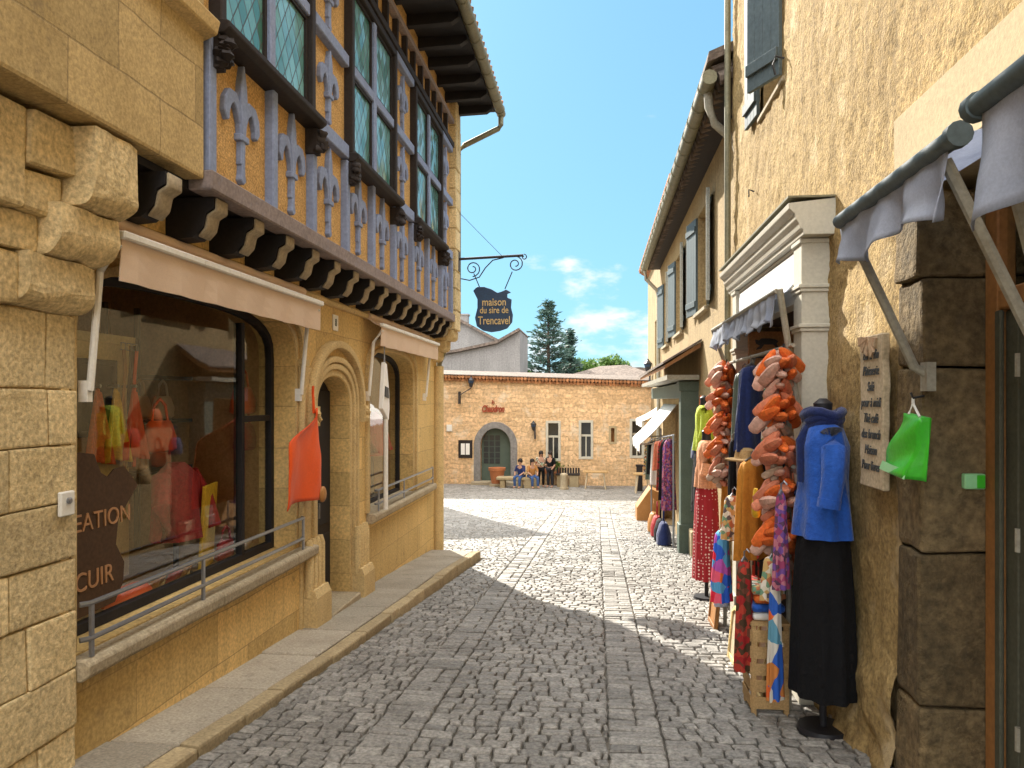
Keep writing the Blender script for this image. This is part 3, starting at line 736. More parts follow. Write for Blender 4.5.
gut = mb.build('gutter', M['copper'], house, smooth=40)
mb = MB(); mb.tube([(-1.60, 12.66, 4.74), (-1.60, 12.66, 4.56), (-1.64, 12.66, 4.50), (-2.20, 12.60, 4.22), (-2.30, 12.575, 4.12), (-2.30, 12.575, 1.4), (-2.62, 12.575, .6), (-2.62, 12.575, -2.5)], .045, 10); mb.build('downpipe', M['copper'], gut, smooth=40)

# ---- awnings on the shop
def awning_left(y0, y1, arms, label):
    a = thing('shop_awning', label, 'awning', (-2.6, (y0 + y1) / 2, .95), group='cream awnings of the timber framed shop')
    b = MB(); b.grid(20, 3, lambda u, v: (-2.44 + .012 * math.sin(u * 40) * v - .012 * v, y0 + (y1 - y0) * u, .83 - .215 * v)); b.build('valance', M['cream'], a, solid=.006)
    b = MB(); b.grid(20, 4, lambda u, v: (-2.62 + .18 * v, y0 + (y1 - y0) * u, .95 - .11 * v - .02 * math.sin(PI * v))); b.build('canopy', M['cream'], a, solid=.006)
    b = MB(); b.box(-2.46, -2.41, y0 - .015, y1 + .015, .83, .872); b.build('front_bar', M['white'], a, bevel=.008)
    b = MB(); b.tube([(-2.60, y0, .96), (-2.60, y1, .96)], .035, 10); b.build('roller', M['cream'], a, smooth=40)
    for yy in arms:
        b = MB(); b.tube([(-2.635, yy, .045), (-2.60, yy, .05), (-2.545, yy, .66), (-2.44, yy, .80)], .019, 8); b.box(-2.65, -2.60, yy - .02, yy + .02, -.01, .10); b.build('arm', M['white'], a, smooth=40)
    return a
awning_left(3.72, 6.58, (3.70, 6.54), 'longer cream awning over the large leather shop window')
awning_left(8.52, 11.62, (8.56, 11.5), 'shorter cream awning over the far window past the arched door')

# ---- things on and in the shop
nb = MB(); nb.box(-2.648, -2.635, 7.47, 7.62, .70, .86)
o = nb.build('house_number', M['white'], bevel=.004, label='small cream house number plate above the arched shop door', cat='house number')
text('numeral', '8', .11, M['greenwood'], o, (-2.634, 7.545, .78), '+x')

# leather apron with a pouch
ap = thing('leather_apron', 'bright orange leather apron hanging by the arched door', 'apron', (-2.55, 6.35, -.98))
def apron(u, v):
    z = -.09 - .80 * v; w0 = .05 + (.66 * smoothstep(.06, .34, v)); y_r = 6.74 + .03 * v; y_l = 6.70 - w0 - .08 * v
    y = y_l + (y_r - y_l) * u
    return (-2.50 + .035 * math.sin(u * 7 + 2 * v) * v - .04 * u + .02 * math.sin(3 * v) + .012 * noise.noise(Vector((u * 3.5, v * 2.5, 4))) + .006 * noise.noise(Vector((u * 9, v * 5, 9))), y, z + .02 * math.sin(u * 4))
b = MB(); b.grid(18, 22, apron); b.build('apron_cloth', M['orangeleather'], ap, solid=.008, smooth=60)
b = MB(); b.tube([(-2.55, 6.72, -.12), (-2.57, 6.74, .06), (-2.56, 6.72, .12), (-2.55, 6.70, .02), (-2.545, 6.69, -.12)], .012, 6); b.build('neck_strap', M['orangeleather'], ap)
b = MB(); b.tube([(-2.53, 6.76, -.30), (-2.52, 6.79, -.8)], .008, 6); b.ball((-2.50, 6.80, -.86), .03, .07, .075, 12, 8); b.build('pocket', M['tan'], ap, smooth=50)

# brown hide with lettering, fixed to the glass
H = [(3.60, -1.24), (4.27, -1.22), (4.35, -1.12), (4.36, -1.0), (4.28, -.88), (4.30, -.74), (4.44, -.60), (4.50, -.55), (4.36, -.42), (4.26, -.43), (4.20, -.47), (4.14, -.44), (4.08, -.33), (3.96, -.31), (3.60, -.33)]
b = MB(); b.prism([(min(p[0] + .02, 4.6), p[1] + .02) for p in H], [], 'x', -2.862, -2.855)
hd = b.build('leather_hide_sign', M['hide'], label='dark brown hide shaped sign in the shop window lettered in copper', cat='sign')
text('lettering', 'CREATION', .142, M['goldtext'], hd, (-2.852, 4.085, -.69), '+x', spacing=1.02)
text('lettering', 'CUIR', .150, M['goldtext'], hd, (-2.852, 4.10, -1.02), '+x', spacing=1.02)

def jacket(name, label, cat, c, s, m, lean=0, body=None):
    t = thing(name, label, cat, c)
    b = MB(); b.lathe([(0, .17 * s, .22 * s), (.12 * s, .16 * s, .21 * s), (.3 * s, .15 * s, .2 * s), (.45 * s, .13 * s, .22 * s), (.52 * s, .08 * s, .14 * s), (.56 * s, .06 * s, .06 * s)], c, 24, fold=lambda w, q: 1 + .09 * math.sin(6 * w + 5 * q) * (1 - q * .6))
    for sg in (-1, 1):
        b.tube([(c[0], c[1] + sg * .19 * s, c[2] + .47 * s), (c[0] + .06 * s, c[1] + sg * .29 * s, c[2] + .27 * s), (c[0] + .13 * s, c[1] + sg * .31 * s, c[2] + .04 * s)], [.065 * s, .07 * s, .06 * s], 10)
    b.build('jacket', M[m], t, smooth=60)
    b = MB(); b.tube([(c[0], c[1], -1.30), (c[0], c[1], c[2] + .05)], .02, 8); b.lathe([(0, .13), (.02, .12)], (c[0], c[1], -1.30), 14); b.build('stand', M['iron'], t, smooth=40)
    return t
jy, jz = atx(176, 500, -3.10)
jacket('leather_jacket', 'dark red leather jacket on a stand behind the large shop window', 'jacket', (-3.10, jy, -1.02), 1.0, 'red')
def bag(name, label, c, sx, sy, sz, m, strap=True, group=None):
    t = thing(name, label, 'bag', (c[0], c[1], c[2]), group=group)
    b = MB(); b.lathe([(0, sx * .7, sy * .8), (.02, sx, sy), (sz * .5, sx * .95, sy * .98), (sz * .9, sx * .6, sy * .85), (sz, sx * .35, sy * .75)], c, 18, fold=lambda w, q: 1 + .05 * math.sin(5 * w + 7 * q)); b.build('bag_body', M[m], t, smooth=55)
    if strap:
        b = MB(); b.tube([(c[0], c[1] - sy * .6, c[2] + sz * .95), (c[0], c[1] - sy * .4, c[2] + sz * 1.5), (c[0], c[1], c[2] + sz * 1.7), (c[0], c[1] + sy * .4, c[2] + sz * 1.5), (c[0], c[1] + sy * .6, c[2] + sz * .95)], .012, 6); b.build('strap', M[m], t)
    return t
def inwin(px, py, X): y, z = atx(px, py, X); return (X, y, z)
bag('handbag', 'orange handbag hung behind the shoulder of the dark red jacket', inwin(160, 452, -3.35), .09, .18, .24, 'orangeleather')
bag('handbag', 'flat orange handbag lying on the window floor by the hide sign', (-3.0, 4.62, -1.295), .10, .24, .10, 'orangeleather', False)
bag('handbag', 'small red handbag on the window floor past the yellow card', (-3.0, 5.95, -1.295), .07, .13, .16, 'red')
bag('handbag', 'orange handbag high on the right of the large shop window', inwin(243, 414, -3.15), .09, .18, .24, 'orangeleather')
bag('handbag', 'dark red handbag under the orange one at the right of the large shop window', inwin(245, 450, -3.15), .08, .16, .24, 'red')
bag('handbag', 'tan handbag on the lower shelf at the back of the leather shop', (-3.84, 6.05, -.585), .08, .14, .2, 'tan')
bag('handbag', 'orange handbag on the lower shelf beside the tan one in the leather shop', (-3.84, 6.4, -.585), .08, .13, .2, 'orangeleather')
bag('handbag', 'tan handbag on the upper shelf at the back of the leather shop', (-3.84, 6.1, -.165), .08, .14, .2, 'tan')
bag('handbag', 'cream handbag on the upper shelf at the back of the leather shop', (-3.84, 6.45, -.165), .08, .13, .2, 'cream')
yy = inwin(208, 530, -3.0)[1]
b = MB(); b.obox((-3.0, yy, -.97), (.012, .003, 0), (-.04, .17, 0), (.02, 0, .32)); b.build('display_card', M['yellow'], label='yellow upright card standing on the window floor', cat='card', bevel=.003)
for k, (yy, m, lab) in enumerate(((4.95, 'tan', 'tan wallet first after the flat orange bag on the window floor'), (5.12, 'red', 'red wallet between two tan ones on the window floor'), (5.28, 'tan', 'tan wallet right before the yellow card on the window floor'), (6.14, 'orangeleather', 'orange wallet past the small red bag on the window floor'), (6.28, 'cream', 'cream wallet last on the window floor'))):
    b = MB(); b.obox((-2.98 + U(-.02, .02), yy, -1.25), (.03, .01, .0), (-.01, .055, 0), (.02, 0, .045)); w = b.build('wallet', M[m], bevel=.012, segs=2, smooth=50, label=lab, cat='wallet', group='wallets on the window floor')
    b = MB(); b.obox((-2.945, yy, -1.252), (.004, .001, 0), (-.002, .012, 0), (.002, 0, .01)); b.build('clasp', M['gilt'], w)
for k, (zz, m, lab) in enumerate(((.40, 'tan', 'tan belt hanging nearest on the beige window back'), (.40, 'hide', 'dark brown belt hanging between two lighter belts in the window'), (.40, 'orangeleather', 'orange belt hanging furthest right on the beige window back'))):
    y5 = 5.18 + k * .07; t = thing('hanging_belt', lab, 'belt', (-3.40, y5, -.5), group='belts on the beige window back')
    b = MB(); b.grid(2, 14, lambda u, v: (-3.38 + .01 * math.sin(v * 9 + k), y5 + (u - .5) * .035, .36 - .85 * v)); b.build('strap', M[m], t, solid=.006)
    b = MB(); b.tube([(-3.385, y5 - .025, .36), (-3.385, y5 - .025, .41), (-3.385, y5 + .025, .41), (-3.385, y5 + .025, .36), (-3.385, y5 - .025, .36)], .005, 6); b.build('buckle', M['steel'], t)
fm = thing('framed_mirror', 'dark framed mirror leaning on the beige back of the large shop window', 'mirror', (-3.44, 4.95, -.1))
b = MB(); b.prism([(4.72, -.25), (5.14, -.25), (5.14, .28), (4.72, .28)], [[(4.76, -.21), (5.10, -.21), (5.10, .24), (4.76, .24)]], 'x', -3.44, -3.40); b.build('frame', M['darkwood'], fm, bevel=.004)
b = MB(); b.box(-3.43, -3.42, 4.75, 5.11, -.22, .25); b.build('glass', M['dark'], fm)
for (px, m, lab) in ((98, 'pouch1', 'orange scarf standing in for a reflection nearest the stone pier in the window'), (116, 'yellow', 'yellow scarf standing in for a reflection between two orange ones in the window'), (134, 'orangeleather', 'orange scarf standing in for a reflection right of the yellow one in the window')):  # scarves added in place of orange and yellow reflections in the glass
    yy, z = atx(px, 388, -3.36)
    t = thing('reflection_scarf', lab, 'scarf', (-3.40, yy, z - .5), group='scarves standing in for window reflections')
    b = MB(); b.grid(12, 14, lambda u, v: (-3.36 + .025 * math.sin(u * 14) * (.3 + v), yy + (u - .5) * (.06 + .24 * v), z - .5 * v - .05 * abs(u - .4))); b.build('scarf_cloth', M[m], t, solid=.006, smooth=60)
    b = MB(); b.tube([(-3.45, yy, z + .01), (-3.34, yy, z + .015)], .012, 8); b.build('peg', M['steel'], t)
# far window
jacket('leather_jacket', 'dark red long scarf-draped jacket in the far shop window', 'jacket', (-3.05, 10.2, -.75), 1.05, 'red')
bag('handbag', 'orange handbag low in the far shop window', (-3.05, 9.25, -1.31), .08, .16, .24, 'orangeleather')
bag('handbag', 'cream handbag low in the far shop window', (-3.05, 9.65, -1.31), .08, .15, .2, 'cream')
bag('handbag', 'dark red handbag hung at the left of the far shop window', (-3.15, 9.05, -.62), .08, .15, .26, 'red')
lt = thing('hanging_house_sign', 'white pointed lantern shaped sign hanging on a pole before the far shop window', 'sign', (-2.46, 8.72, -1.3))
b = MB(); b.prism([(8.60, -.10), (8.86, -.24), (8.90, -.10), (8.88, .10), (8.78, .42), (8.71, .44), (8.64, .12)], [], 'x', -2.50, -2.45); b.build('board', M['boardwhite'], lt, bevel=.006)
b = MB(); b.prism([(8.67, .04), (8.83, .02), (8.82, .14), (8.69, .16)], [], 'x', -2.449, -2.44); b.build('dark_panel', M['iron'], lt)
b = MB(); b.tube([(-2.47, 8.80, -1.28), (-2.47, 8.80, -.22)], .028, 10); b.build('pole', M['white'], lt, smooth=40)
b = MB(); b.tube([(-2.47, 8.74, .43), (-2.47, 8.74, .80)], .008, 6); b.tube([(-2.47, 8.62, -.1), (-2.47, 8.74, .55), (-2.47, 8.90, -.1)], .006, 6); b.build('cord', M['steel'], lt)

# ---- hanging iron sign
sg = thing('hanging_shop_sign', 'dark blue shield shaped sign with gilt gothic words hung on a scrolled iron bracket', 'sign', (-1.6, 12.40, 1.1))
b = MB(); b.tube([(-2.26, 12.40, 2.30), (-1.20, 12.40, 2.34)], .022, 8); b.box(-2.28, -2.25, 12.34, 12.46, 2.1, 2.42); br = b.build('bracket', M['iron'], sg)
def spiral(cx, cz, r, a0, turns, s=1): return [(cx + r * (1 - .75 * i / 22) * math.cos(a0 + s * 2 * PI * turns * i / 22), 12.40, cz + r * (1 - .75 * i / 22) * math.sin(a0 + s * 2 * PI * turns * i / 22)) for i in range(23)]
b = MB(); b.tube(spiral(-2.03, 2.14, .13, -PI / 2, 1.5, 1), .010, 6); b.tube(spiral(-1.33, 2.20, .13, PI / 2, 1.5, -1), .010, 6)
b.tube([(-2.22, 12.4, 1.98), (-2.08, 12.4, 1.95), (-1.92, 12.4, 2.0), (-1.82, 12.4, 2.15), (-1.70, 12.4, 2.27), (-1.52, 12.4, 2.31)], .010, 6); b.tube(spiral(-1.19, 2.31, .05, PI / 2, 1, -1), .009, 6); b.build('scroll', M['iron'], br)
b = MB(); b.tube([(-2.01, 12.4, 2.06), (-1.90, 12.4, 1.80)], .009, 6); b.tube([(-1.38, 12.4, 2.08), (-1.50, 12.4, 1.80)], .009, 6); b.build('hanger', M['iron'], br)
b = MB(); b.tube([(-2.24, 12.45, 3.05), (-1.55, 12.40, 2.34)], .004, 5); b.build('stay_wire', M['iron'], br)
SH = [(-2.02, 1.78), (-1.96, 1.84), (-1.84, 1.84), (-1.72, 1.80), (-1.62, 1.74), (-1.55, 1.76), (-1.48, 1.79), (-1.44, 1.77), (-1.40, 1.74), (-1.46, 1.72), (-1.46, 1.66), (-1.39, 1.63), (-1.40, 1.50), (-1.37, 1.38), (-1.38, 1.26), (-1.46, 1.16), (-1.58, 1.12), (-1.72, 1.10), (-1.86, 1.13), (-1.96, 1.20), (-1.99, 1.34), (-1.95, 1.50), (-1.95, 1.64)]
b = MB(); b.prism(SH, [], 'y', 12.385, 12.415); bd = b.build('sign_board', M['signblue'], sg, bevel=.006)
for s_, z, w in (('maison', 1.585, .175), ('du sire de', 1.455, .150), ('Trencavel', 1.285, .185)):
    text('lettering', s_, w, M['gilt'], bd, (-1.675, 12.378, z), '-y', ext=.004, bold=.0015, sx={'maison': .80, 'du sire de': .78, 'Trencavel': .72}[s_])

# ================================================================== RIGHT: ROUGHCAST HOUSE
rh = thing('roughcast_house', 'tall ochre roughcast house with a cream shopfront and a weathered stone doorway, at the right', 'house', (1.5, 6.0, gz(6)))
def relief(mb, X, y0, y1, z0, z1, st, holes, amp=.0115, foot=True):
    nu = int((y1 - y0) / st); nv = int((z1 - z0) / st)
    def f(u, v):
        y = y0 + (y1 - y0) * u; z = z0 + (z1 - z0) * v
        q = Vector((0, y, z)); n = noise.fractal(q * 6, 1, 2.0, 4) * amp * .9 + noise.noise(q * 22) * amp * .55 + noise.noise(q * 1.1) * .02
        n += max(0, noise.noise(Vector((9, y * 13, z * 7)))) * amp * .8
        x = X - n
        if foot:
            hgt = z - gz(y); k = 1 - smoothstep(0, .75, hgt)
            x -= k * (.07 + .07 * noise.noise(Vector((4, y * 3.1, z * 3.1))) + .05 * noise.noise(Vector((7, y * 8, z * 8))))
        return (x, y, z)
    def sk(u, v):
        y = y0 + (y1 - y0) * u; z = z0 + (z1 - z0) * v
        return any(a < y < b and c < z < d for a, b, c, d in holes)
    mb.grid(nu, nv, f, skip=sk)
WH = [(6.46, 7.36, 2.62, 4.3), (5.44, 7.66, -3.0, .78)]
mb = MB(); relief(mb, 1.5, 2.2, 8.83, -2.6, 5.2, .03, WH + [(2.0, 4.04, -3, 1.385)])
mb.build('wall', M['rough'], rh, smooth=180)
mb = MB()
for a in ((4.04, 5.44, -2.6, 6.5), (7.66, 8.83, -2.6, 6.5), (5.44, 7.66, .78, 2.62), (5.44, 6.46, 2.622, 4.3), (7.36, 7.66, 2.622, 4.3), (5.44, 7.66, 4.302, 6.5)): mb.box(1.53, 1.9, *a)
mb.box(1.5, 1.9, 4.04, 8.83, 5.2, 6.5); mb.box(1.535, 8, 2.1, 4.03, 1.42, 6.5); mb.box(1.5, 8, -6, 2.1, 1.42, 6.5); mb.box(1.9, 8, 8.5, 8.8, -2.6, 6.5)
mb.box(1.5, 8, -6, 2.1, -2.2, 1.418); mb.box(8, 8.3, -6, 8.8, -2.6, 6.5); mb.box(1.3, 8.3, -6, 8.9, 6.51, 6.7)
mb.build('inner_wall', M['render'], rh)
# stone jamb of the near doorway
mb = MB(); z = -2.05
for h in (.62, .72, .86, .42, .40):
    mb.box(1.485 + U(-.01, .01), 1.98, 3.75 + U(-.008, .008), 4.055, z + .005, z + h - .005, U(0, 1)); z += h
mb.build('door_jamb', M['quoin'], rh, bevel=.025, segs=3, jag=.016, sub=1)
mb = MB(); mb.box(1.474, 1.98, 1.6, 4.06, 1.045, 1.405); mb.build('lintel', M['band'], rh, bevel=.012, jag=.004)
# door frame, transom light and door leaf, set back in the doorway
mb = MB(); mb.box(1.76, 1.84, 3.63, 3.745, -2.0, 1.04); mb.box(1.76, 1.84, 2.2, 3.63, .40, .49); mb.box(1.76, 1.84, 2.2, 3.63, .97, 1.04); mb.box(1.76, 1.84, 2.9, 2.98, .49, .97)
fr = mb.build('door_frame', M['orangewood'], rh, bevel=.008)
mb = MB(); mb.box(1.80, 1.806, 2.2, 2.895, .492, .968); mb.box(1.80, 1.806, 2.985, 3.628, .492, .968); mb.build('transom_pane', M['glass'], fr)
mb = MB(); mb.box(1.755, 1.775, 3.60, 3.65, -1.9, .396); mb.box(1.79, 1.83, 3.52, 3.625, -1.95, .396); mb.box(1.80, 1.84, 2.9, 3.40, -1.95, .38); mb.box(1.785, 1.80, 3.41, 3.50, -1.95, .385)
dl = mb.build('door', M['doorgreen'], rh, bevel=.006)
for z in (-1.5, -.65, .1):
    mb = MB(); mb.tube([(1.785, 3.51, z), (1.785, 3.51, z + .1)], .014, 8); mb.build('hinge', M['polewood'], dl, smooth=40)
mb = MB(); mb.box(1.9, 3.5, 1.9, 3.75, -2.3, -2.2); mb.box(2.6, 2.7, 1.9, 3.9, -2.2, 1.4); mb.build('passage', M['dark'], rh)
mb = MB(); mb.prism([(1.46, gz(3.2) - .1), (1.95, gz(3.2) - .1), (1.95, gz(3.2) + .10), (1.46, gz(3.2) + .10)], [], 'y', 2.1, 3.74); mb.build('doorstep', M['sillstone'], rh, bevel=.015)
# upper window with its shutter ajar
mb = MB(); mb.box(1.72, 1.78, 6.47, 7.35, 2.63, 4.29); w = mb.build('window', M['darkwood'], rh)
mb = MB(); mb.box(1.705, 1.715, 6.56, 6.88, 2.72, 4.2); mb.box(1.705, 1.715, 6.95, 7.26, 2.72, 4.2); mb.build('pane', M['darkglass'], w)
mb = MB(); mb.box(1.475, 1.72, 6.42, 7.40, 2.575, 2.622); mb.build('window_sill', M['sillstone'], w, bevel=.008)
def shutter_leaf(mb, p0, p1, z0, z1, th=.035):
    """board shutter between two plan points, with ledges across"""
    a, b = Vector((p0[0], p0[1], 0)), Vector((p1[0], p1[1], 0)); d = (b - a) / 2; nrm = Vector((d.y, -d.x, 0)).normalized()
    c = (a + b) / 2; h = (z1 - z0) / 2; n = 4
    for i in range(n):
        mb.obox(a + d * 2 * (i + .5) / n + Vector((0, 0, z0 + h)), d / n * .97, nrm * th / 2, (0, 0, h), U(0, 1))
    for zz in (z0 + .18, z1 - .18): mb.obox(c + nrm * (th / 2 + .012) * -1 + Vector((0, 0, zz)), d * .96, nrm * .012, (0, 0, .05))
for p0, p1 in (((1.485, 6.50), (1.30, 6.88)), ((1.485, 7.38), (1.455, 7.82))):
    mb = MB(); shutter_leaf(mb, p0, p1, 2.66, 4.27); mb.build('shutter', M['shutter'], w, bevel=.003)
mb = MB(); mb.tube([(1.49, 6.40, 2.75), (1.42, 6.40, 2.77), (1.40, 6.40, 2.70), (1.42, 6.40, 2.62)], .009, 6); mb.build('hook', M['iron'], rh)
mb = MB(); mb.tube([(1.49, 7.6, 2.0), (1.44, 7.6, 2.02), (1.44, 7.6, 1.95)], .008, 6); mb.build('hook', M['iron'], rh)
mb = MB(); mb.tube([(1.43, 8.76, -2.2), (1.43, 8.76, 6.4)], .035, 10); mb.build('downpipe', M['copper'], rh, smooth=40)

# ---- cream timber shopfront
def frustum_band(mb, y0, y1, z0, z1, x, o): mb.box(x - o, 1.52, y0 - o, y1 + o, z0, z1)
for y0, y1, nm in ((5.24, 5.45, 'pilaster'), (7.66, 7.86, 'pilaster')):
    mb = MB(); mb.box(1.33, 1.52, y0, y1, gz(y0) - .1, 1.06)
    for z0, z1, o in ((.735, .76, .022), (.71, .735, .012), (.475, .50, .022), (.45, .475, .012), (gz(y0), gz(y0) + .28, .02), (1.03, 1.06, .014)): mb.box(1.33 - o, 1.52, y0 - o, y1 + o, z0, z1)
    mb.build(nm, M['shopcream'], rh, bevel=.004)
mb = MB()
mb.prism([(1.53, 1.065), (1.315, 1.065), (1.31, 1.10), (1.295, 1.105), (1.285, 1.14), (1.265, 1.165), (1.26, 1.20), (1.225, 1.235), (1.22, 1.27), (1.53, 1.30)], [], 'y', 5.13, 7.98)
mb.build('cornice', M['shopcream'], rh, bevel=.003)
mb = MB(); mb.box(1.215, 1.53, 5.12, 7.99, 1.302, 1.315); mb.build('cornice_flashing', M['copper'], rh)
mb = MB(); mb.box(1.37, 1.44, 5.452, 7.658, .78, 1.064); mb.box(1.355, 1.37, 5.452, 7.658, 1.03, 1.06); mb.box(1.34, 1.44, 5.452, 7.658, .66, .78); mb.build('fascia', M['shopcream'], rh, bevel=.004)
mb = MB(); mb.box(1.352, 1.369, 5.50, 7.62, .80, 1.02); mb.build('signboard', M['boardwhite'], rh, bevel=.003)
# the inside of the shop seen through the doorway
mb = MB(); mb.box(1.44, 3.6, 7.60, 7.655, .335, .655); mb.box(1.44, 3.6, 7.60, 7.655, -.35, .32); mb.build('shop_panel', M['brownpanel'], rh)
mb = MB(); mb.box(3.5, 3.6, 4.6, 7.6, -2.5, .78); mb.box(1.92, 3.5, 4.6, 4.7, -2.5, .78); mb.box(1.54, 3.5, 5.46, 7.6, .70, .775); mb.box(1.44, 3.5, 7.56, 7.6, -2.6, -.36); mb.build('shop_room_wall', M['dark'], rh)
A = [(-.10, .02), (-.11, .06), (-.07, .05), (-.05, .07), (.04, .07), (.09, .06), (.12, .04), (.10, .02), (.13, -.03), (.11, -.03), (.07, .01), (-.02, .01), (-.05, -.03), (-.10, -.04), (-.09, -.02), (-.06, .0)]
mb = MB(); mb.prism([(1.60 + p[0] * .95, .52 + p[1]) for p in A], [], 'y', 7.592, 7.599); mb.box(1.50, 1.66, 7.592, 7.599, .40, .415); mb.build('animal_emblem', M['ink'], rh)

def wavy_valance(y0, y1, X, z0, drop, m, parent, n=60, amp=.025, scal=.05, waves=9, name='valance', lift=None):
    b = MB()
    def f(u, v):
        y = y0 + (y1 - y0) * u; d = drop * (1 - scal / drop * abs(math.sin(PI * waves * .5 * u)))
        ph = noise.noise(Vector((u * 5, 2.2, y0)))
        return (X + amp * v * math.sin(u * waves * 2 * PI + 3 * ph) - .02 * v * v + .02 * noise.noise(Vector((u * 9, v * 2, 1))), y + .015 * v * math.cos(u * 31), z0 + (lift(u) if lift else 0) - d * v)
    b.grid(n, 10, f); return b.build(name, M[m], parent, solid=.004, smooth=180)
# small folded awning of the cream shopfront
aw = thing('folded_shop_awning', 'small pale striped looking awning on grey poles under the white signboard', 'awning', (1.35, 6.4, .7))
b = MB(); b.grid(40, 8, lambda u, v: (1.335 - .195 * v, 5.47 - .3 * v + 2.40 * u + .3 * u * v, .80 - .10 * v - .035 * math.sin(PI * v) + .012 * math.sin(u * 50) * v)); b.build('canopy', M['bluecloth'], aw, solid=.004, smooth=180)
wavy_valance(5.15, 7.87, 1.14, .70, .23, 'bluecloth', aw, 90, .022, .06, 13)
b = MB(); b.tube([(1.14, 5.10, .70), (1.14, 7.9, .70)], .016, 8); b.build('front_bar', M['polewood'], aw, smooth=40)
for p in (((1.31, 5.22, -.10), (1.14, 5.02, .70)), ((1.33, 7.80, .12), (1.14, 7.86, .70))):
    b = MB(); b.tube(p, .021, 8); b.build('arm', M['polewood'], aw, smooth=40)

# near awnings of the stone doorway
aw = thing('slate_awning', 'slate grey scalloped awning with a dark roller over the wooden plaque', 'awning', (1.4, 3.2, .85), group='slate awnings at the right doorway')
b = MB(); b.tube([(1.14, 2.60, .845), (1.14, 3.80, .845)], .034, 12); b.tube([(1.14, 2.58, .845), (1.14, 2.62, .845)], .042, 12); b.build('roller', M['shutter'], aw, smooth=40)
wavy_valance(2.66, 3.80, 1.14, .835, .25, 'greycloth', aw, 50, .03, .06, 3)
b = MB(); b.grid(10, 4, lambda u, v: (1.16 + .32 * v, 2.64 + 1.14 * u, .855 + .09 * v)); b.build('canopy', M['greycloth'], aw, solid=.004)
for yy in (3.66, 2.66):
    b = MB(); b.tube([(1.50, yy, .10), (1.42, yy, .15), (1.155, yy + .06, .80)], .021, 8); b.box(1.46, 1.50, yy - .035, yy + .035, .04, .17); b.build('arm', M['polewood'], aw, smooth=40)
aw = thing('slate_awning', 'slate grey awning cropped by the right edge, hanging lowest and nearest', 'awning', (1.4, 1.9, .85), group='slate awnings at the right doorway')
b = MB(); b.tube([(1.105, .9, .86), (1.105, 2.40, .86)], .034, 12); b.tube([(1.105, 2.38, .86), (1.105, 2.42, .86)], .042, 12); b.build('roller', M['shutter'], aw, smooth=40)
wavy_valance(.9, 2.36, 1.105, .85, .36, 'greycloth', aw, 70, .045, .05, 4)
b = MB(); b.grid(10, 4, lambda u, v: (1.12 + .36 * v, .9 + 1.46 * u, .87 + .09 * v)); b.build('canopy', M['greycloth'], aw, solid=.004)
b = MB(); b.tube([(1.46, 2.62, .10), (1.12, 2.34, .86)], .021, 8); b.build('arm', M['polewood'], aw, smooth=40)

# plaque, bag, switch
pl = thing('wall_plaque', 'tall weathered wooden plaque with dark handwritten lines on the roughcast wall', 'plaque', (1.45, 4.22, -.5))
def edge(y, k): return [(y + .008 * math.sin(i * 2.1 + k) + .006 * math.sin(i * 5.3), -.46 + .80 * i / 12) for i in range(13)]
out = edge(4.06, 0) + edge(4.40, 2)[::-1]
b = MB(); b.prism(out, [], 'x', 1.425, 1.462); bd = b.build('plank', M['plank'], pl, bevel=.006)
for i, s in enumerate(('Bar à Vin', 'Pâtisserie', 'Salé', 'pour à midi', 'Thé café', 'des brunch', 'Maison', 'Pour livrer')):
    text('lettering', s, .072, M['ink'], bd, (1.421, 4.225, .235 - i * .083), '-x', ext=.002, shear=.32, sx=.86)
b = MB()
for k, (dy, dz) in enumerate(((-.10, -.03), (-.06, -.09), (.03, -.085), (.09, -.05), (.13, -.01))):
    b.ribbon([(4.24, .325), (4.24 + dy * .5, .325 + dz * .5), (4.24 + dy, .325 + dz)], [.012, .035, .05], 'x', 1.412 - k * .002, 1.424)
b.build('painted_fan', M['fan'], bd)
gb = thing('green_paper_bag', 'bright green carrier bag hanging from a hook on the right wall', 'bag', (1.42, 3.93, -.37))
def on(px, py, X): y, z = atx(px, py, X); return Vector((X, y, z))
bA, bB, bC, bD = on(904, 413, 1.43), on(924, 418, 1.43), on(907, 479, 1.385), on(882, 468, 1.375)
bE = on(926, 482, 1.45)
def bil(a, b_, c, d, u, v): return a.lerp(b_, u).lerp(d.lerp(c, u), v)
b = MB()
b.grid(10, 14, lambda u, v: bil(bA, bB, bC, bD, u, v) + Vector((.012 * math.sin(v * 8 + u * 4) - .012 * math.sin(PI * u), 0, 0)))
b.grid(6, 14, lambda u, v: bil(bB, bB + Vector((.03, 0, .0)), bE, bC, u, v) + Vector((.02 * math.sin(PI * u) * v + .012 * math.sin(v * 8 + 4) * (1 - u), 0, 0)))
b.grid(6, 14, lambda u, v: bil(bA + Vector((.03, 0, 0)), bB + Vector((.03, 0, 0)), bE, bD + Vector((.07, 0, -.02)), u, v))
b.build('bag_body', M['bagg'], gb, solid=.004, smooth=50)
b = MB(); b.grid(6, 3, lambda u, v: bil(bA, bB, bC, bD, u, .86 + .15 * v) + Vector((-.006 - .01 * (1 - abs(u - .5)), 0, 0))); b.build('bag_base', M['bagl'], gb, solid=.003)
hk = on(913, 398, 1.45)
b = MB(); b.tube([tuple(bA.lerp(bB, .25)), tuple(hk + Vector((0, .006, -.03))), tuple(hk), tuple(hk + Vector((0, -.006, -.03))), tuple(bA.lerp(bB, .8))], .006, 6); b.build('handle', M['white'], gb)
b = MB(); b.tube([(1.50, hk.y, hk.z + .01), (1.45, hk.y, hk.z), (1.44, hk.y, hk.z + .025)], .006, 6); b.build('hook', M['iron'], gb)
sb = thing('door_entry_switch', 'small pale green switch box on the dark door jamb', 'switch', (1.70, 3.735, -.40))
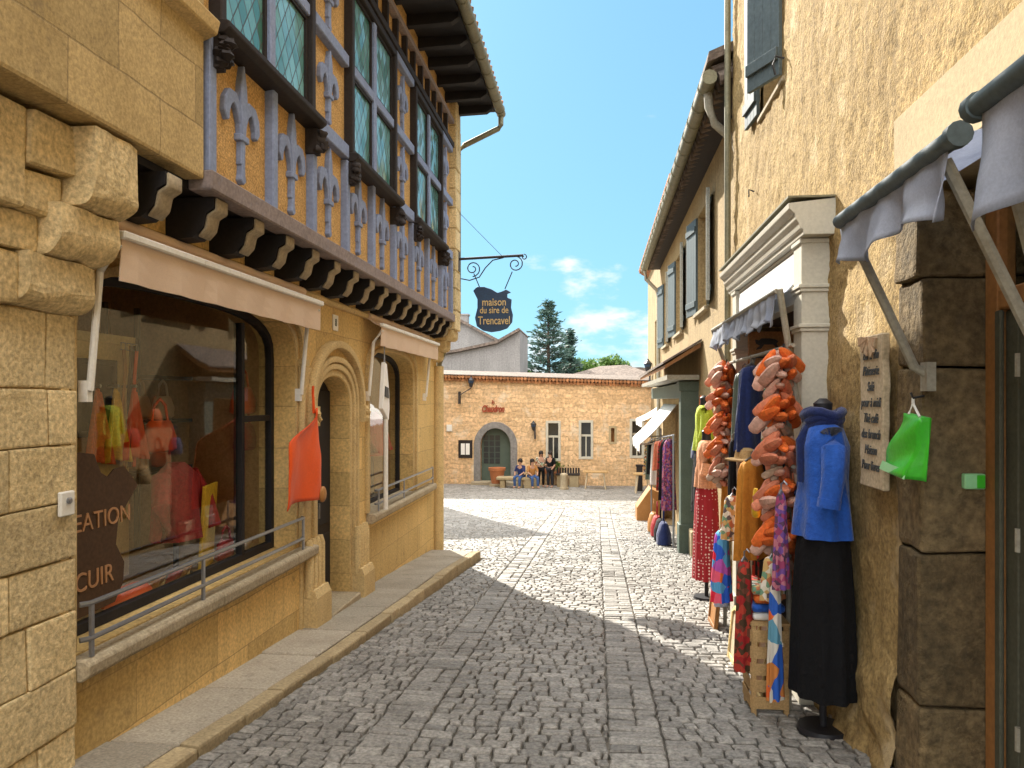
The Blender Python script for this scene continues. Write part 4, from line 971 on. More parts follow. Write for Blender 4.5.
b = MB(); b.box(1.655, 1.745, 3.70, 3.738, -.405, -.335); b.build('box', M['bagl'], sb, bevel=.005)
b = MB(); b.box(1.705, 1.74, 3.694, 3.699, -.40, -.34); b.build('button', M['bagg'], sb, bevel=.003)

# ================================================================== GOODS BEFORE THE SHOP
rk = thing('display_rack', 'thin wooden display rack carrying the hanging goods in front of the cream shopfront', 'rack', (1.2, 6.3, gz(6.3)))
for yy in (5.12, 6.3, 7.62):
    b = MB(); b.tube([(1.22, yy, gz(yy)), (1.22, yy, .36)], .018, 8); b.build('post', M['polewood'], rk, smooth=40)
for z in (.345, -.42):
    b = MB(); b.tube([(1.22, 5.0, z), (1.22, 7.75, z)], .014, 8); b.build('crossbar', M['polewood'], rk, smooth=40)

def pouch(c, r, ang, tilt, m, parent):
    """one soft leather slipper-shaped pouch"""
    b = MB()
    prof = [(-.80 * r, .10 * r, .05 * r), (-.70 * r, .24 * r, .12 * r), (-.3 * r, .29 * r, .19 * r), (.25 * r, .25 * r, .20 * r), (.62 * r, .17 * r, .13 * r), (.80 * r, .05 * r, .05 * r)]
    b.lathe(prof, (0, 0, 0), 7, U(0, 1))
    ca, sa, ct, st = math.cos(ang), math.sin(ang), math.cos(tilt), math.sin(tilt)
    for i, (x, y, z) in enumerate(b.v):
        y2, z2 = y * ca - z * sa, y * sa + z * ca
        x2, z3 = x * ct - z2 * st, x * st + z2 * ct
        b.v[i] = (c[0] + x2, c[1] + y2, c[2] + z3)
    return b.build('pouch', M[m], parent, smooth=38)
def strand(label, X, Y, ztop, n, step, width, mats):
    t = thing('pouch_strand', label, 'pouches', (X, Y, ztop - n * step), group='hanging strands of leather pouches')
    b = MB(); b.tube([(X + .03, Y, ztop + .06), (X + .03, Y, ztop - n * step)], .008, 6); b.build('cord', M['iron'], t)
    for k in range(n):
        zc = ztop - step * (k + .5); base = mats[k % len(mats)]
        for i in range(20):
            ring = 0 if i < 8 else 1 if i < 15 else 2; top = ring < 2; a = 2 * PI * i / (8, 7, 5)[ring] + ring
            rr = width * (.46, .50, .26)[ring]; zz = zc + step * (.30, .04, -.28)[ring] + U(-.02, .02)
            mm = base if U(0, 1) < .5 and top else rnd.choice(['pouch2', 'pouch3', 'pouch4', 'pouch3'] if not top else ['pouch1', 'pouch2', 'pouch3'])
            ax, ay = math.cos(a), math.sin(a)
            pouch((X + ax * rr * .8, Y + ay * rr, zz), width * U(.60, .80) * (1 if top else .75), -ay * 1.0 + .5 + U(-.3, .3), ax * .7 + U(-.3, .3), mm, t)
    return t
strand('strand of orange and pink pouch bundles hanging beside the blue blouse', 1.15, 5.08, .30, 5, .272, .21, ['pouch3', 'pouch1', 'pouch2', 'pouch2', 'pouch1'])
strand('strand of orange pouch bundles hanging between the lime shirt and the navy dress', 1.17, 7.40, .32, 5, .225, .20, ['pouch1', 'pouch1', 'pouch1', 'pouch1', 'pouch4'])

def cloth_on_hanger(name, label, cat, X, yc, ztop, zbot, w_top, w_bot, m, depth=.05, sleeves=0, turn=-.75, group=None, folds=7):
    t = thing(name, label, cat, (X, yc, zbot), group=group); h = ztop - zbot
    b = MB(); ph = U(0, 6)
    b.lathe([(0, depth * 1.3, w_bot / 2), (h * .3, depth * 1.1, w_bot * .48), (h * .6, depth, (w_bot + w_top) * .245), (h * .88, depth, w_top / 2), (h * .96, depth * .8, w_top * .42), (h, depth * .5, w_top * .16)], (X, yc, zbot), 36,
            fold=lambda w, q: 1 + (.13 * (1 - q) + .03) * math.sin(folds * w + ph + 2 * q) + .05 * math.sin(3 * w + 4 * q))
    if sleeves:
        for s in (-1, 1): b.tube([(X, yc + s * w_top * .42, ztop - h * .08), (X - .02, yc + s * (w_top * .5 + .04), ztop - h * .2), (X - .03, yc + s * (w_top * .5 + .06), ztop - sleeves)], [.045, .052, .045], 10)
    ct, st = math.cos(turn), math.sin(turn)
    def tw(b): b.v = [(X + (x - X) * ct - (y - yc) * st, yc + (x - X) * st + (y - yc) * ct, z) for x, y, z in b.v]
    tw(b); b.build('garment', M[m], t, smooth=70)
    b = MB(); b.tube([(X, yc, ztop - .02), (X, yc, ztop + .05), (X + .02, yc, ztop + .07), (X + .04, yc, ztop + .05)], .006, 6); b.tube([(X, yc - w_top * .3, ztop - .01), (X, yc, ztop + .02), (X, yc + w_top * .3, ztop - .01)], .007, 6); tw(b); b.build('hanger', M['steel'], t)
    return t
cloth_on_hanger('navy_dress', 'navy blue dress hanging between the two pouch strands', 'dress', 1.20, 6.25, .27, -.40, .24, .36, 'navy', .06)
cloth_on_hanger('mustard_tunic', 'mustard yellow tunic hanging below the navy dress', 'tunic', 1.16, 6.02, -.45, -1.20, .28, .36, 'mustard', .06)
ht = MB(); ht.lathe([(0, .15, .15), (.012, .155, .155), (.02, .085, .085), (.08, .075, .075), (.10, .04, .04)], (1.14, 6.15, -.47), 20, fold=lambda w, q: 1 + .03 * math.sin(3 * w)); ht.build('straw_hat', M['straw'], smooth=50, label='straw hat lodged between the navy dress and the mustard tunic', cat='hat')
cloth_on_hanger('purple_scarf', 'purple printed scarf hanging against the blue blouse', 'scarf', 1.08, 4.72, -.55, -1.12, .06, .13, 'prints', .03)
cloth_on_hanger('rainbow_scarf', 'red blue and pink scarf hanging low above the cobbles', 'scarf', 1.05, 6.75, -1.12, -1.72, .10, .20, 'rainbow', .06, folds=9)
cloth_on_hanger('light_blue_scarf', 'light blue scarf hanging just behind the multicoloured one', 'scarf', 1.10, 7.10, -1.18, -1.85, .08, .14, 'bluecloth', .04)
cloth_on_hanger('printed_scarf', 'cream printed scarf bundle over the multicoloured scarf', 'scarf', 1.12, 6.62, -.80, -1.16, .12, .22, 'print', .06)
cloth_on_hanger('black_scarf', 'narrow black scarf hanging between the peach top and the mustard tunic', 'scarf', 1.16, 6.85, -.35, -1.15, .05, .10, 'black', .03)
cloth_on_hanger('printed_scarf', 'cream printed scarf below the pouch strand beside the black skirt', 'scarf', 1.08, 4.96, -.98, -1.24, .10, .18, 'print', .05)
bag('shoulder_bag', 'dark red flower printed bag near the foot of the rack', (1.18, 5.95, -1.72), .09, .17, .38, 'redprint')
bag('shoulder_bag', 'small green pouch dangling under the coral pouch bundle', (1.10, 5.14, -1.18), .035, .05, .14, 'lime_green', False)
bag('shoulder_bag', 'small yellow pouch dangling beside the mustard tunic', (1.10, 5.55, -.82), .03, .045, .2, 'yellow', False)
for yy, zt, zb_, wd, m, lab in ((5.42, -.48, -1.25, .26, 'pouch2', 'coral top hanging low just past the near pouch strand'), (5.72, .27, -.34, .24, 'print', 'cream printed blouse hanging high between the near pouch strand and the navy dress'),
        (6.62, .27, -.36, .22, 'tan', 'tan jacket hanging high just beyond the navy dress'), (6.98, .25, -.52, .24, 'greenwood', 'dark green shirt hanging high before the far pouch strand'),
        (7.22, -.48, -1.12, .22, 'cream', 'cream top hanging low under the far pouch strand'), (6.42, -.50, -1.28, .22, 'redprint', 'dark red printed skirt hanging low behind the mustard tunic'),
        (7.62, -.50, -1.35, .24, 'mustard', 'second mustard garment hanging low at the far end of the rack')):
    cloth_on_hanger('hung_garment', lab, 'garment', 1.27, yy, zt, zb_, wd * .85, wd * 1.15, m, .05, group='garments on the rack before the cream shopfront')
for yy, z_, m, lab in ((8.35, -.95, 'tan', 'tan bag hung on the wall before the peach mannequin'), (11.4, -.75, 'redprint', 'dark red patterned bag hung on the wall beyond the lime shirt'), (12.0, -.45, 'pouch1', 'orange bag hung on the wall beyond the dark red patterned one'), (12.6, -.95, 'navy', 'navy bag hung on the wall nearest the green pilaster'), (11.7, -1.35, 'straw', 'straw coloured bag hung low on the wall beyond the lime shirt')):
    bag('wall_bag', lab, (1.56 if yy > 8.9 else 1.36, yy, z_), .08, .17, .30, m, group='bags hung on the shuttered house wall')
cloth_on_hanger('printed_scarf', 'dark red printed scarf hanging low in front of the crate', 'scarf', .93, 5.06, -1.02, -1.72, .10, .17, 'redprint', .04)
cloth_on_hanger('printed_scarf', 'many coloured scarf hanging low beside the black skirt', 'scarf', 1.06, 4.78, -1.1, -1.80, .07, .13, 'textile', .03)
# folded textiles on a crate
cr = thing('wooden_crate', 'slatted wooden crate standing upright beside the black skirt', 'crate', (1.08, 5.14, gz(5.14)))
z = gz(5.14)
b = MB()
for yy in (5.02, 5.26):
    for xx in (.98, 1.18): b.box(xx - .015, xx + .015, yy - .015, yy + .015, z - .02, z + .56)
b.build('corner_post', M['straw'], cr)
b = MB()
for k in range(5): b.box(0.958, 0.964, 5.01, 5.27, z + .04 + k * .105, z + .115 + k * .105, U(0, 1)); b.box(0.97, 1.19, 4.998, 5.004, z + .04 + k * .105, z + .115 + k * .105, U(0, 1))
b.build('slats', M['straw'], cr)
b = MB(); b.box(0.96, 1.20, 5.0, 5.28, z + .561, z + .58); b.build('top', M['straw'], cr)
zz = z + .582
for k, (m, lab) in enumerate((('boardwhite', 'white folded cloth at the bottom of the pile on the crate'), ('blue', 'blue folded cloth in the pile on the crate'), ('pouch1', 'orange folded cloth in the pile on the crate'), ('print', 'printed folded cloth at the top of the pile on the crate'))):
    b = MB(); b.box(0.97 + U(0, .02), 1.18 - U(0, .03), 5.02 + U(0, .02), 5.26 - U(0, .03), zz + .001, zz + .052); b.build('folded_cloth', M[m], bevel=.024, segs=3, smooth=50, label=lab, cat='cloth', group='folded cloths on the crate'); zz += .055
def leaning_board(name, label, y0, y1, X, h, m, fm, lean=.10, top=None):
    t = thing(name, label, 'board', (X, (y0 + y1) / 2, gz((y0 + y1) / 2))); z = gz((y0 + y1) / 2) - .02
    b = MB(); pts = [(y0, z), (y1, z), (y1, z + h * .86), (y1 - (y1 - y0) * .25, z + h), (y0 + (y1 - y0) * .25, z + h), (y0, z + h * .86)]
    b.prism(pts, [], 'x', X, X + .025)
    b.v = [(x + (zz - z) * lean, y, zz) for x, y, zz in b.v]; b.build('panel', M[m], t, bevel=.004)
    b = MB(); inn = [(y0 + .03, z + .05), (y1 - .03, z + .05), (y1 - .03, z + h * .84), (y1 - (y1 - y0) * .3, z + h - .03), (y0 + (y1 - y0) * .3, z + h - .03), (y0 + .03, z + h * .84)]
    b.prism(pts, [inn], 'x', X - .014, X - .001); b.v = [(x + (zz - z) * lean, y, zz) for x, y, zz in b.v]; b.build('frame', M[fm], t, bevel=.003)
    return t
leaning_board('leaning_board', 'pale framed wooden board leaning at the foot of the mustard tunic', 6.05, 6.45, 1.06, .44, 'plank', 'backwall')
leaning_board('leaning_board', 'orange brown board with a pale rim leaning beside the crate', 5.25, 5.55, 1.08, .60, 'orangewood', 'backwall')
leaning_board('leaning_board', 'low tan board standing below the dotted skirt', 7.45, 7.85, 1.10, .46, 'tan', 'orangewood')

def mannequin(label, X, Y, ztop, top, zhem, skirt=None, zskirt=None, w=.19, sleeves=True, collar=None, rz=0):
    t = thing('mannequin', label, 'mannequin', (X, Y, gz(Y)), group='dressed shop mannequins')
    b = MB(); b.lathe([(-.08, .07), (0, .055), (.05, .05), (.10, .055), (.13, .02)], (X, Y, ztop), 14); b.tube([(X, Y, gz(Y) + .02), (X, Y, ztop)], .022, 8); b.lathe([(0, .15), (.03, .14)], (X, Y, gz(Y)), 18); b.build('stand', M['mannequin'], t, smooth=50)
    h = ztop - zhem; ph = U(0, 6)
    b = MB(); b.lathe([(0, w * .78, w * 1.05), (h * .25, w * .70, w * .98), (h * .5, w * .62, w * .86), (h * .78, w * .64, w * 1.0), (h * .93, w * .50, w * .95), (h * .985, w * .34, w * .45), (h, w * .30, w * .32)], (X, Y, zhem), 40,
                      fold=lambda a, q: 1 + .075 * math.sin(8 * a + ph + 3 * q) * (1.15 - q) + .045 * math.sin(5 * a - 7 * q) + .05 * noise.noise(Vector((2 * math.cos(a), 2 * math.sin(a), 4 * q + ph))))
    if sleeves:
        for s in (-1, 1): b.tube([(X, Y + s * w * .82, ztop - h * .09), (X, Y + s * w * 1.06, ztop - h * .22), (X - .015, Y + s * w * 1.22, ztop - h * .48), (X - .04, Y + s * w * 1.24, ztop - h * .70)], [.062, .070, .064, .058], 12)
    g = b.build('blouse', M[top], t, smooth=70)
    if sleeves:
        for s in (-1, 1):
            b = MB(); b.tube([(X - .034, Y + s * w * 1.238, ztop - h * .64), (X - .042, Y + s * w * 1.24, ztop - h * .715)], [.064, .064], 12); b.build('cuff', M[top], g, smooth=50)
    if skirt:
        hs = zhem - zskirt; b = MB(); b.lathe([(0, w * .9, w * 1.2), (hs * .5, w * .84, w * 1.08), (hs * .9, w * .74, w * .96), (hs + .03, w * .66, w * .9)], (X, Y, zskirt), 44, fold=lambda a, q: 1 + .07 * math.sin(10 * a + ph) * (1.1 - q)); b.build('skirt', M[skirt], t, smooth=70)
    if collar:
        b = MB()
        for k in range(3): b.tube([(X + (.085 + .01 * k) * math.cos(a), Y + (.10 + .01 * k) * math.sin(a), ztop - .02 + .03 * k + .015 * math.sin(3 * a + k)) for a in [2 * PI * i / 16 for i in range(17)]], .028, 8)
        b.tube([(X - .09, Y - .02, ztop), (X - .135, Y - .05, ztop - .12), (X - .14, Y - .04, ztop - .36)], [.03, .034, .02], 8)
        b.build('scarf', M[collar], t, smooth=60)
    return t
mannequin('mannequin in a bright blue blouse, navy scarf and long black skirt by the right wall', 1.325, 4.74, -.12, 'blue', -.80, 'black', -1.72, .205, collar='navy')
mannequin('mannequin in a peach top and red dotted skirt behind the low pouches', 1.24, 9.05, -.46, 'peach', -1.0, 'dots', -2.05, .17)
mannequin('mannequin in a lime green shirt with a dark skirt by the green pilaster', 1.42, 10.6, -.07, 'lime_green', -.68, 'black', -1.5, .18)

# ================================================================== RIGHT: SHUTTERED HOUSE
sh = thing('shuttered_house', 'ochre rendered house with tall grey green shutters under a projecting tiled eave', 'house', (1.7, 15, gz(15)))
SW = [(12.15, 13.45, 1.46, 3.12), (15.75, 17.15, 1.40, 3.05), (18.9, 20.2, 1.36, 3.0)]
mb = MB(); mb.prism([(8.84, -3.2), (21.5, -3.6), (21.5, 3.95), (8.84, 3.95)], [[(a, c), (b, c), (b, d), (a, d)] for a, b, c, d in SW] + [[(13.75, -3.0), (16.6, -3.0), (16.6, .0), (13.75, .0)], [(17.3, -3.1), (20.6, -3.1), (20.6, -.3), (17.3, -.3)]], 'x', 1.70, 2.05)
mb.build('wall', M['render'], sh)
mb = MB(); mb.box(2.05, 7, 21.2, 21.5, -3.6, 3.95); mb.box(7, 7.3, 8.9, 21.5, -3.6, 3.95); mb.box(2.06, 7, 8.9, 21.2, 3.3, 3.5); mb.box(2.8, 2.9, 13.2, 21.0, -3.4, .3); mb.box(2.06, 2.8, 13.2, 21.0, .3, .4); mb.build('inner_wall', M['brownpanel'], sh)
for a, b_, c, d in SW:
    mb = MB(); mb.prism([(a, c), (b_, c), (b_, d), (a, d)], [[(a + .09, c + .09), ((a + b_) / 2 - .04, c + .09), ((a + b_) / 2 - .04, d - .09), (a + .09, d - .09)], [((a + b_) / 2 + .04, c + .09), (b_ - .09, c + .09), (b_ - .09, d - .09), ((a + b_) / 2 + .04, d - .09)]], 'x', 1.86, 1.92)
    w = mb.build('window', M['shutterpale'], sh)
    mb = MB(); mb.box(1.885, 1.895, a + .05, b_ - .05, c + .05, d - .05); mb.build('pane', M['darkglass'], w)
    mb = MB(); mb.box(1.62, 1.86, a - .05, b_ + .05, c - .07, c - .003); mb.build('window_sill', M['sillstone'], w, bevel=.008)
    for p0, p1 in (((1.685, a), (1.60, a - .62)), ((1.685, b_), (1.60, b_ + .62))):
        mb = MB(); shutter_leaf(mb, p0, p1, c + .01, d - .01, .045); s_ = mb.build('shutter', M['shutter'], w, bevel=.003)
        mb = MB(); e = Vector((p1[0], p1[1], 0)); mb.box(e.x - .026, e.x + .026, min(e.y, e.y + .0) - .012, e.y + .012, c + .005, d - .005); mb.build('shutter_edge', M['shutterpale'], s_)
# eave of canal tiles, gutter
mb = MB()
y = 8.9
while y < 21.6:
    t_ = U(0, 1)
    mb.tube([(1.36, y, 3.63), (1.75, y, 3.76)], .075, 8, t_); mb.tube([(1.30, y + .10, 3.74), (1.75, y + .10, 3.88)], .075, 8, U(0, 1)); y += .2
mb.build('eave_tile', M['tile'], sh, smooth=40)
mb = MB(); mb.prism([(1.40, 3.60), (1.74, 3.60), (1.74, 3.72), (1.40, 3.66)], [], 'y', 8.86, 21.6); mb.build('soffit', M['darkwood'], sh)
mb = MB(); mb.prism([(1.22, 3.80), (1.24, 3.92), (4.4, 5.2), (7.8, 3.9), (7.8, 3.8), (4.4, 5.08)], [], 'y', 8.85, 21.7); mb.build('roof', M['tile'], sh)
mb = MB(); mb.tube([(1.25, 8.86, 3.64), (1.27, 21.7, 3.60)], .085, 12); y = 9.2
while y < 21.6: mb.tube([(1.25, y - .012, 3.64), (1.25, y + .012, 3.64)], .098, 12); y += .55
g_ = mb.build('gutter', M['copper'], sh, smooth=40)
mb = MB(); mb.tube([(1.27, 9.15, 3.58), (1.28, 9.15, 3.40), (1.36, 9.2, 3.22), (1.60, 9.3, 3.05), (1.64, 9.3, 2.9), (1.64, 9.3, -2.3)], .05, 10); mb.build('downpipe', M['polewood'], g_, smooth=40)
mb = MB(); mb.tube([(1.27, 21.3, 3.56), (1.30, 21.3, 3.3), (1.60, 21.35, 3.0), (1.64, 21.35, 2.8), (1.64, 21.35, -3.2)], .05, 10); mb.build('downpipe', M['polewood'], g_, smooth=40)
# green shopfront and its canopy
mb = MB(); mb.box(1.40, 1.72, 13.35, 13.65, gz(13.5) - .1, .32); mb.box(1.37, 1.72, 13.32, 13.68, .15, .32); mb.box(1.37, 1.72, 13.32, 13.68, gz(13.5), gz(13.5) + .5); mb.build('pilaster', M['greenwood'], sh, bevel=.01)
mb = MB(); mb.box(1.42, 1.70, 13.66, 20.9, .03, .3); mb.build('fascia', M['greenwood'], sh, bevel=.01)
mb = MB(); mb.prism([(1.68, .95), (1.10, .58), (1.10, .52), (1.68, .87)], [], 'y', 12.9, 20.4); cn = mb.build('wooden_canopy', M['orangewood'], sh)
mb = MB(); mb.prism([(1.68, .962), (1.06, .592), (1.06, .625), (1.68, 1.0)], [], 'y', 12.8, 20.5); mb.build('canopy_tiles', M['tile'], cn)
mb = MB(); mb.box(1.15, 1.68, 13.1, 20.6, .34, .42); mb.build('canopy_shelf', M['polewood'], sh)
b = MB(); b.box(1.52, 1.69, 12.9, 13.25, gz(13) - .05, gz(13) + .42); b.build('stone_block', M['kerb'], bevel=.02, jag=.01, label='yellowish stone block at the foot of the green pilaster', cat='stone')

def open_awning(label, y0, y1, xw, zw, xf, zf):
    t = thing('open_awning', label, 'awning', (xw, (y0 + y1) / 2, zf), group='white open awnings far down the street')
    b = MB(); b.grid(14, 6, lambda u, v: (xw + (xf - xw) * v, y0 + (y1 - y0) * u, zw + (zf - zw) * v - .05 * math.sin(PI * v))); b.build('canopy', M['boardwhite'], t, solid=.012, smooth=60)
    b = MB(); b.grid(28, 3, lambda u, v: (xf + .01 * math.sin(u * 40) * v, y0 + (y1 - y0) * u, zf - .16 * v * (1 + .25 * math.sin(u * 60)))); b.build('valance', M['boardwhite'], t, solid=.01)
    for yy in (y0 + .1, y1 - .1):
        b = MB(); b.tube([(xw, yy, zf + .05), (xf, yy, zf)], .02, 6); b.build('arm', M['polewood'], t)
open_awning('nearer white awning slanting out over the far shop goods', 16.6, 19.8, 1.66, -.10, .88, -.95)
open_awning('farther white awning slanting out beyond the nearer white one', 22.4, 25.8, 2.2, -.05, 1.25, -.62)

# far goods: garments hung in front of the green shop
fr_ = thing('clothes_rail', 'long clothes rail of the far shop under the white awnings', 'rail', (1.3, 17, gz(17)))
for yy in (14.2, 17.0, 20.0):
    b = MB(); b.tube([(1.36, yy, gz(yy)), (1.36, yy, -.62)], .018, 6); b.build('post', M['steel'], fr_)
b = MB(); b.tube([(1.36, 14.1, -.63), (1.36, 20.1, -1.02)], .016, 6); b.build('rail', M['steel'], fr_)
for i, (yy, m, lab, ln, wd) in enumerate(((14.4, 'prints', 'dark purple long garment nearest on the far clothes rail', 1.3, .34), (15.0, 'black', 'black garment second on the far clothes rail', 1.15, .36), (15.7, 'redprint', 'dark red printed garment on the far clothes rail', 1.0, .36),
    (16.5, 'pouch2', 'pink top in the middle of the far clothes rail', .62, .42), (17.3, 'boardwhite', 'white long shirt on the far clothes rail', .95, .40), (18.1, 'black', 'black short skirt on the far clothes rail', .75, .44), (18.9, 'greenwood', 'dark green garment toward the end of the far clothes rail', .9, .38), (19.7, 'print', 'cream printed garment last on the far clothes rail', .8, .4))):
    zt = -.68 - (yy - 14.1) * .065
    cloth_on_hanger('hung_garment', lab, 'garment', 1.30, yy, zt - .02, zt - .02 - ln, wd * .8, wd, m, .07, group='garments on the far clothes rail')
for yy, m, lab in ((14.6, 'navy', 'navy bag on the ground under the far clothes rail, nearest'), (15.3, 'black', 'black bag on the ground under the far clothes rail'), (16.2, 'red', 'red bag on the ground under the far clothes rail'), (17.2, 'tan', 'tan bag on the ground under the far clothes rail')):
    bag('ground_bag', lab, (1.22, yy, gz(yy) + .005), .14, .22, .42, m, group='bags below the far clothes rail')
b = MB(); b.prism([(1.0, gz(20.5)), (1.6, gz(20.5)), (1.6, gz(20.5) + .75), (1.35, gz(20.5) + .85), (1.0, gz(20.5) + .35)], [], 'y', 20.2, 21.0); b.build('sloping_stall', M['tan'], bevel=.01, label='sloping tan display stand at the far end of the clothes rail', cat='stand')

# taller house behind
th = thing('tall_tiled_house', 'taller house with an orange tiled edge rising behind the shuttered house', 'house', (2.4, 28, gz(28)))
mb = MB(); mb.prism([(21.8, -4.2), (36.5, -4.2), (36.5, 6.0), (21.8, 6.0)], [[(31.0, .6), (32.0, .6), (32.0, 3.2), (31.0, 3.2)]], 'x', 2.32, 2.8); mb.build('wall', M['render'], th)
mb = MB(); mb.box(2.55, 2.6, 31.0, 32.0, .6, 3.2); w = mb.build('shutter', M['shutter'], th)
mb = MB(); mb.box(2.8, 8, 21.8, 22.1, -4.2, 6); mb.box(2.8, 8, 36.2, 36.5, -4.2, 6); mb.box(7.7, 8, 22.1, 36.2, -4.2, 6); mb.build('side_wall', M['render'], th)
mb = MB(); y = 21.7
while y < 36.6: mb.tube([(1.92, y, 6.0), (2.5, y, 6.2)], .09, 8, U(0, 1)); y += .24
mb.build('eave_tile', M['tileo'], th, smooth=40)
mb = MB(); mb.prism([(1.95, 6.1), (1.95, 6.25), (5, 7.4), (8.5, 6.2), (8.5, 6.1), (5, 7.25)], [], 'y', 21.6, 36.7); mb.build('roof', M['tileo'], th)
mb = MB(); mb.prism([(2.0, 5.9), (2.33, 5.7), (2.33, 6.05), (2.0, 6.05)], [], 'y', 21.7, 36.6); mb.build('tile_cornice', M['tileo'], th)

# ================================================================== END OF THE STREET: RESTAURANT
YE = 34.0
rs = thing('stone_restaurant', 'long low rubble stone restaurant with an arched door closing the street', 'restaurant', (-3, YE, gz(YE)))
dx0, _ = aty(480, 400, YE); dx1, _ = aty(511, 400, YE)
_, dzt = aty(495, 428, YE); _, dzs = aty(495, 446, YE); zb = gz(YE)
holes = [arch(dx0, dx1, zb + .12, dzs, dzt, 14, 2.0)]
WINS = []
for px0, px1, py0, py1 in ((548, 558.5, 423, 459), (581, 591, 422.5, 457), (632, 642, 421, 456)):
    x0, z1 = aty(px0, py0, YE); x1, z0 = aty(px1, py1, YE); WINS.append((x0, x1, z0, z1)); holes.append([(x0, z0), (x1, z0), (x1, z1), (x0, z1)])
x0, z1 = aty(611, 428, YE); x1, z0 = aty(614.5, 442, YE); NICHE = (x0, x1, z0, z1); holes.append([(x0, z0), (x1, z0), (x1, z1), (x0, z1)])
mb = MB(); mb.prism([(-10, -4.4), (2.31, -4.4), (2.31, .60), (-10, 1.02)], holes, 'y', YE, YE + .5); mb.build('wall', M['endwall'], rs)
mb = MB(); mb.box(-10, 2.3, YE + .95, YE + 1.0, -4.4, .4); mb.box(-10, -9.7, YE + .5, YE + .95, -4.4, .4); mb.build('inner_wall', M['dark'], rs)
def zroof(x): return 1.02 - (x + 10) * .42 / 12.31
for k, (o, m) in enumerate(((.10, 'tileo'), (.20, 'tileo'))):
    mb = MB(); x = -10.0
    while x < 2.3:
        z = zroof(x) + .02 + k * .13; mb.tube([(x, YE - o - .04, z), (x, YE + .2, z + .05)], .075, 8, U(0, 1)); x += .155
    mb.build('tile_cornice', M[m], rs, smooth=40)
def sheet(x0, x1, y0, y1, z00, z10, z01, z11, th=.12):
    b = MB(); b.add([(x0, y0, z00), (x1, y0, z10), (x1, y1, z11), (x0, y1, z01), (x0, y0, z00 - th), (x1, y0, z10 - th), (x1, y1, z11 - th), (x0, y1, z01 - th)], [(0, 1, 2, 3), (7, 6, 5, 4), (0, 4, 5, 1), (1, 5, 6, 2), (2, 6, 7, 3), (3, 7, 4, 0)]); return b
sheet(-10.2, 2.32, YE - .26, YE + 5, zroof(-10) + .255, zroof(2.3) + .255, zroof(-10) + .6, zroof(2.3) + .6, .04).build('roof', M['tile'], rs)
mb = MB(); mb.box(-10.0, 2.3, YE + 5.0, YE + 5.3, -4.4, 1.2); mb.build('rear_wall', M['grey'], rs)
# arched door
p, w_ = arch_band(dx0 - .13, dx1 + .13, zb, dzs, dzt + .13, .30, 2.0)
mb = MB(); mb.ribbon(p, w_, 'y', YE - .03, YE + .1); mb.build('door_arch', M['grey'], rs, bevel=.02, jag=.01)
mb = MB(); mb.prism(arch(dx0 + .02, dx1 - .02, zb, dzs, dzt - .02), [], 'y', YE + .38, YE + .42); d_ = mb.build('door', M['greenwood'], rs)
mb = MB()
for i in range(3):
    for j in range(5): mb.box(dx0 + .12 + i * .26, dx0 + .33 + i * .26, YE + .36, YE + .379, zb + .9 + j * .26, zb + 1.12 + j * .26)
mb.build('pane', M['darkglass'], d_)
mb = MB(); mb.box(dx0 - .35, dx1 + .4, YE - .45, YE + .36, zb - .1, zb + .14); mb.build('doorstep', M['sillstone'], rs, bevel=.02)
for x0, x1, z0, z1 in WINS:
    mb = MB(); f = .10; mb.prism([(x0 - f, z0 - f), (x1 + f, z0 - f), (x1 + f, z1 + f), (x0 - f, z1 + f)], [[(x0 + .01, z0 + .01), (x1 - .01, z0 + .01), (x1 - .01, z1 - .01), (x0 + .01, z1 - .01)]], 'y', YE - .03, YE + .2); w = mb.build('window', M['shopcream'], rs, bevel=.01)
    zt = z0 + (z1 - z0) * .62; mb = MB(); mb.box(x0 + .012, x1 - .012, YE + .1, YE + .16, zt - .04, zt + .05); mb.box((x0 + x1) / 2 - .025, (x0 + x1) / 2 + .025, YE + .11, YE + .15, z0 + .012, zt - .041); mb.build('glazing_bar', M['shopcream'], w)
    mb = MB(); mb.box(x0, x1, YE + .17, YE + .18, z0, z1); mb.build('pane', M['darkglass'], w)
x0, x1, z0, z1 = NICHE; mb = MB(); f = .09; mb.prism([(x0 - f, z0 - f), (x1 + f, z0 - f), (x1 + f, z1 + f), (x0 - f, z1 + f)], [[(x0, z0), (x1, z0), (x1, z1), (x0, z1)]], 'y', YE - .02, YE + .1); mb.build('niche', M['band'], rs); mb = MB(); mb.box(x0, x1, YE + .3, YE + .35, z0, z1); mb.build('niche_back', M['tan'], rs)
x, z = aty(493, 409, YE); tag(text('wall_lettering', 'Chaudron', .40, M['dullred'], None, (x, YE - .06, z), '-y', ext=.02, shear=.3, bold=.018, sx=.62), 'dark red script lettering on the restaurant wall above the arched door', 'lettering')
x, z = aty(493, 402.5, YE); tag(text('wall_lettering', 'le', .26, M['dullred'], None, (x, YE - .06, z), '-y', ext=.02, shear=.3, bold=.012, sx=.7), 'tiny dark red script word above the longer lettering on the restaurant wall', 'lettering')
x0, z1 = aty(458.5, 440, YE); x1, z0 = aty(472.5, 458, YE)
mbx = thing('menu_board', 'dark framed menu board with two white sheets left of the restaurant door', 'menu board', ((x0 + x1) / 2, YE - .03, z0))
b = MB(); b.box(x0, x1, YE - .05, YE - .005, z0, z1); b.build('frame', M['darkwood'], mbx, bevel=.01)
c = (x0 + x1) / 2
b = MB(); b.box(x0 + .12, c - .02, YE - .062, YE - .051, z0 + .15, z1 - .15); b.box(c + .02, x1 - .12, YE - .062, YE - .051, z0 + .15, z1 - .15); b.build('sheet', M['boardwhite'], mbx)
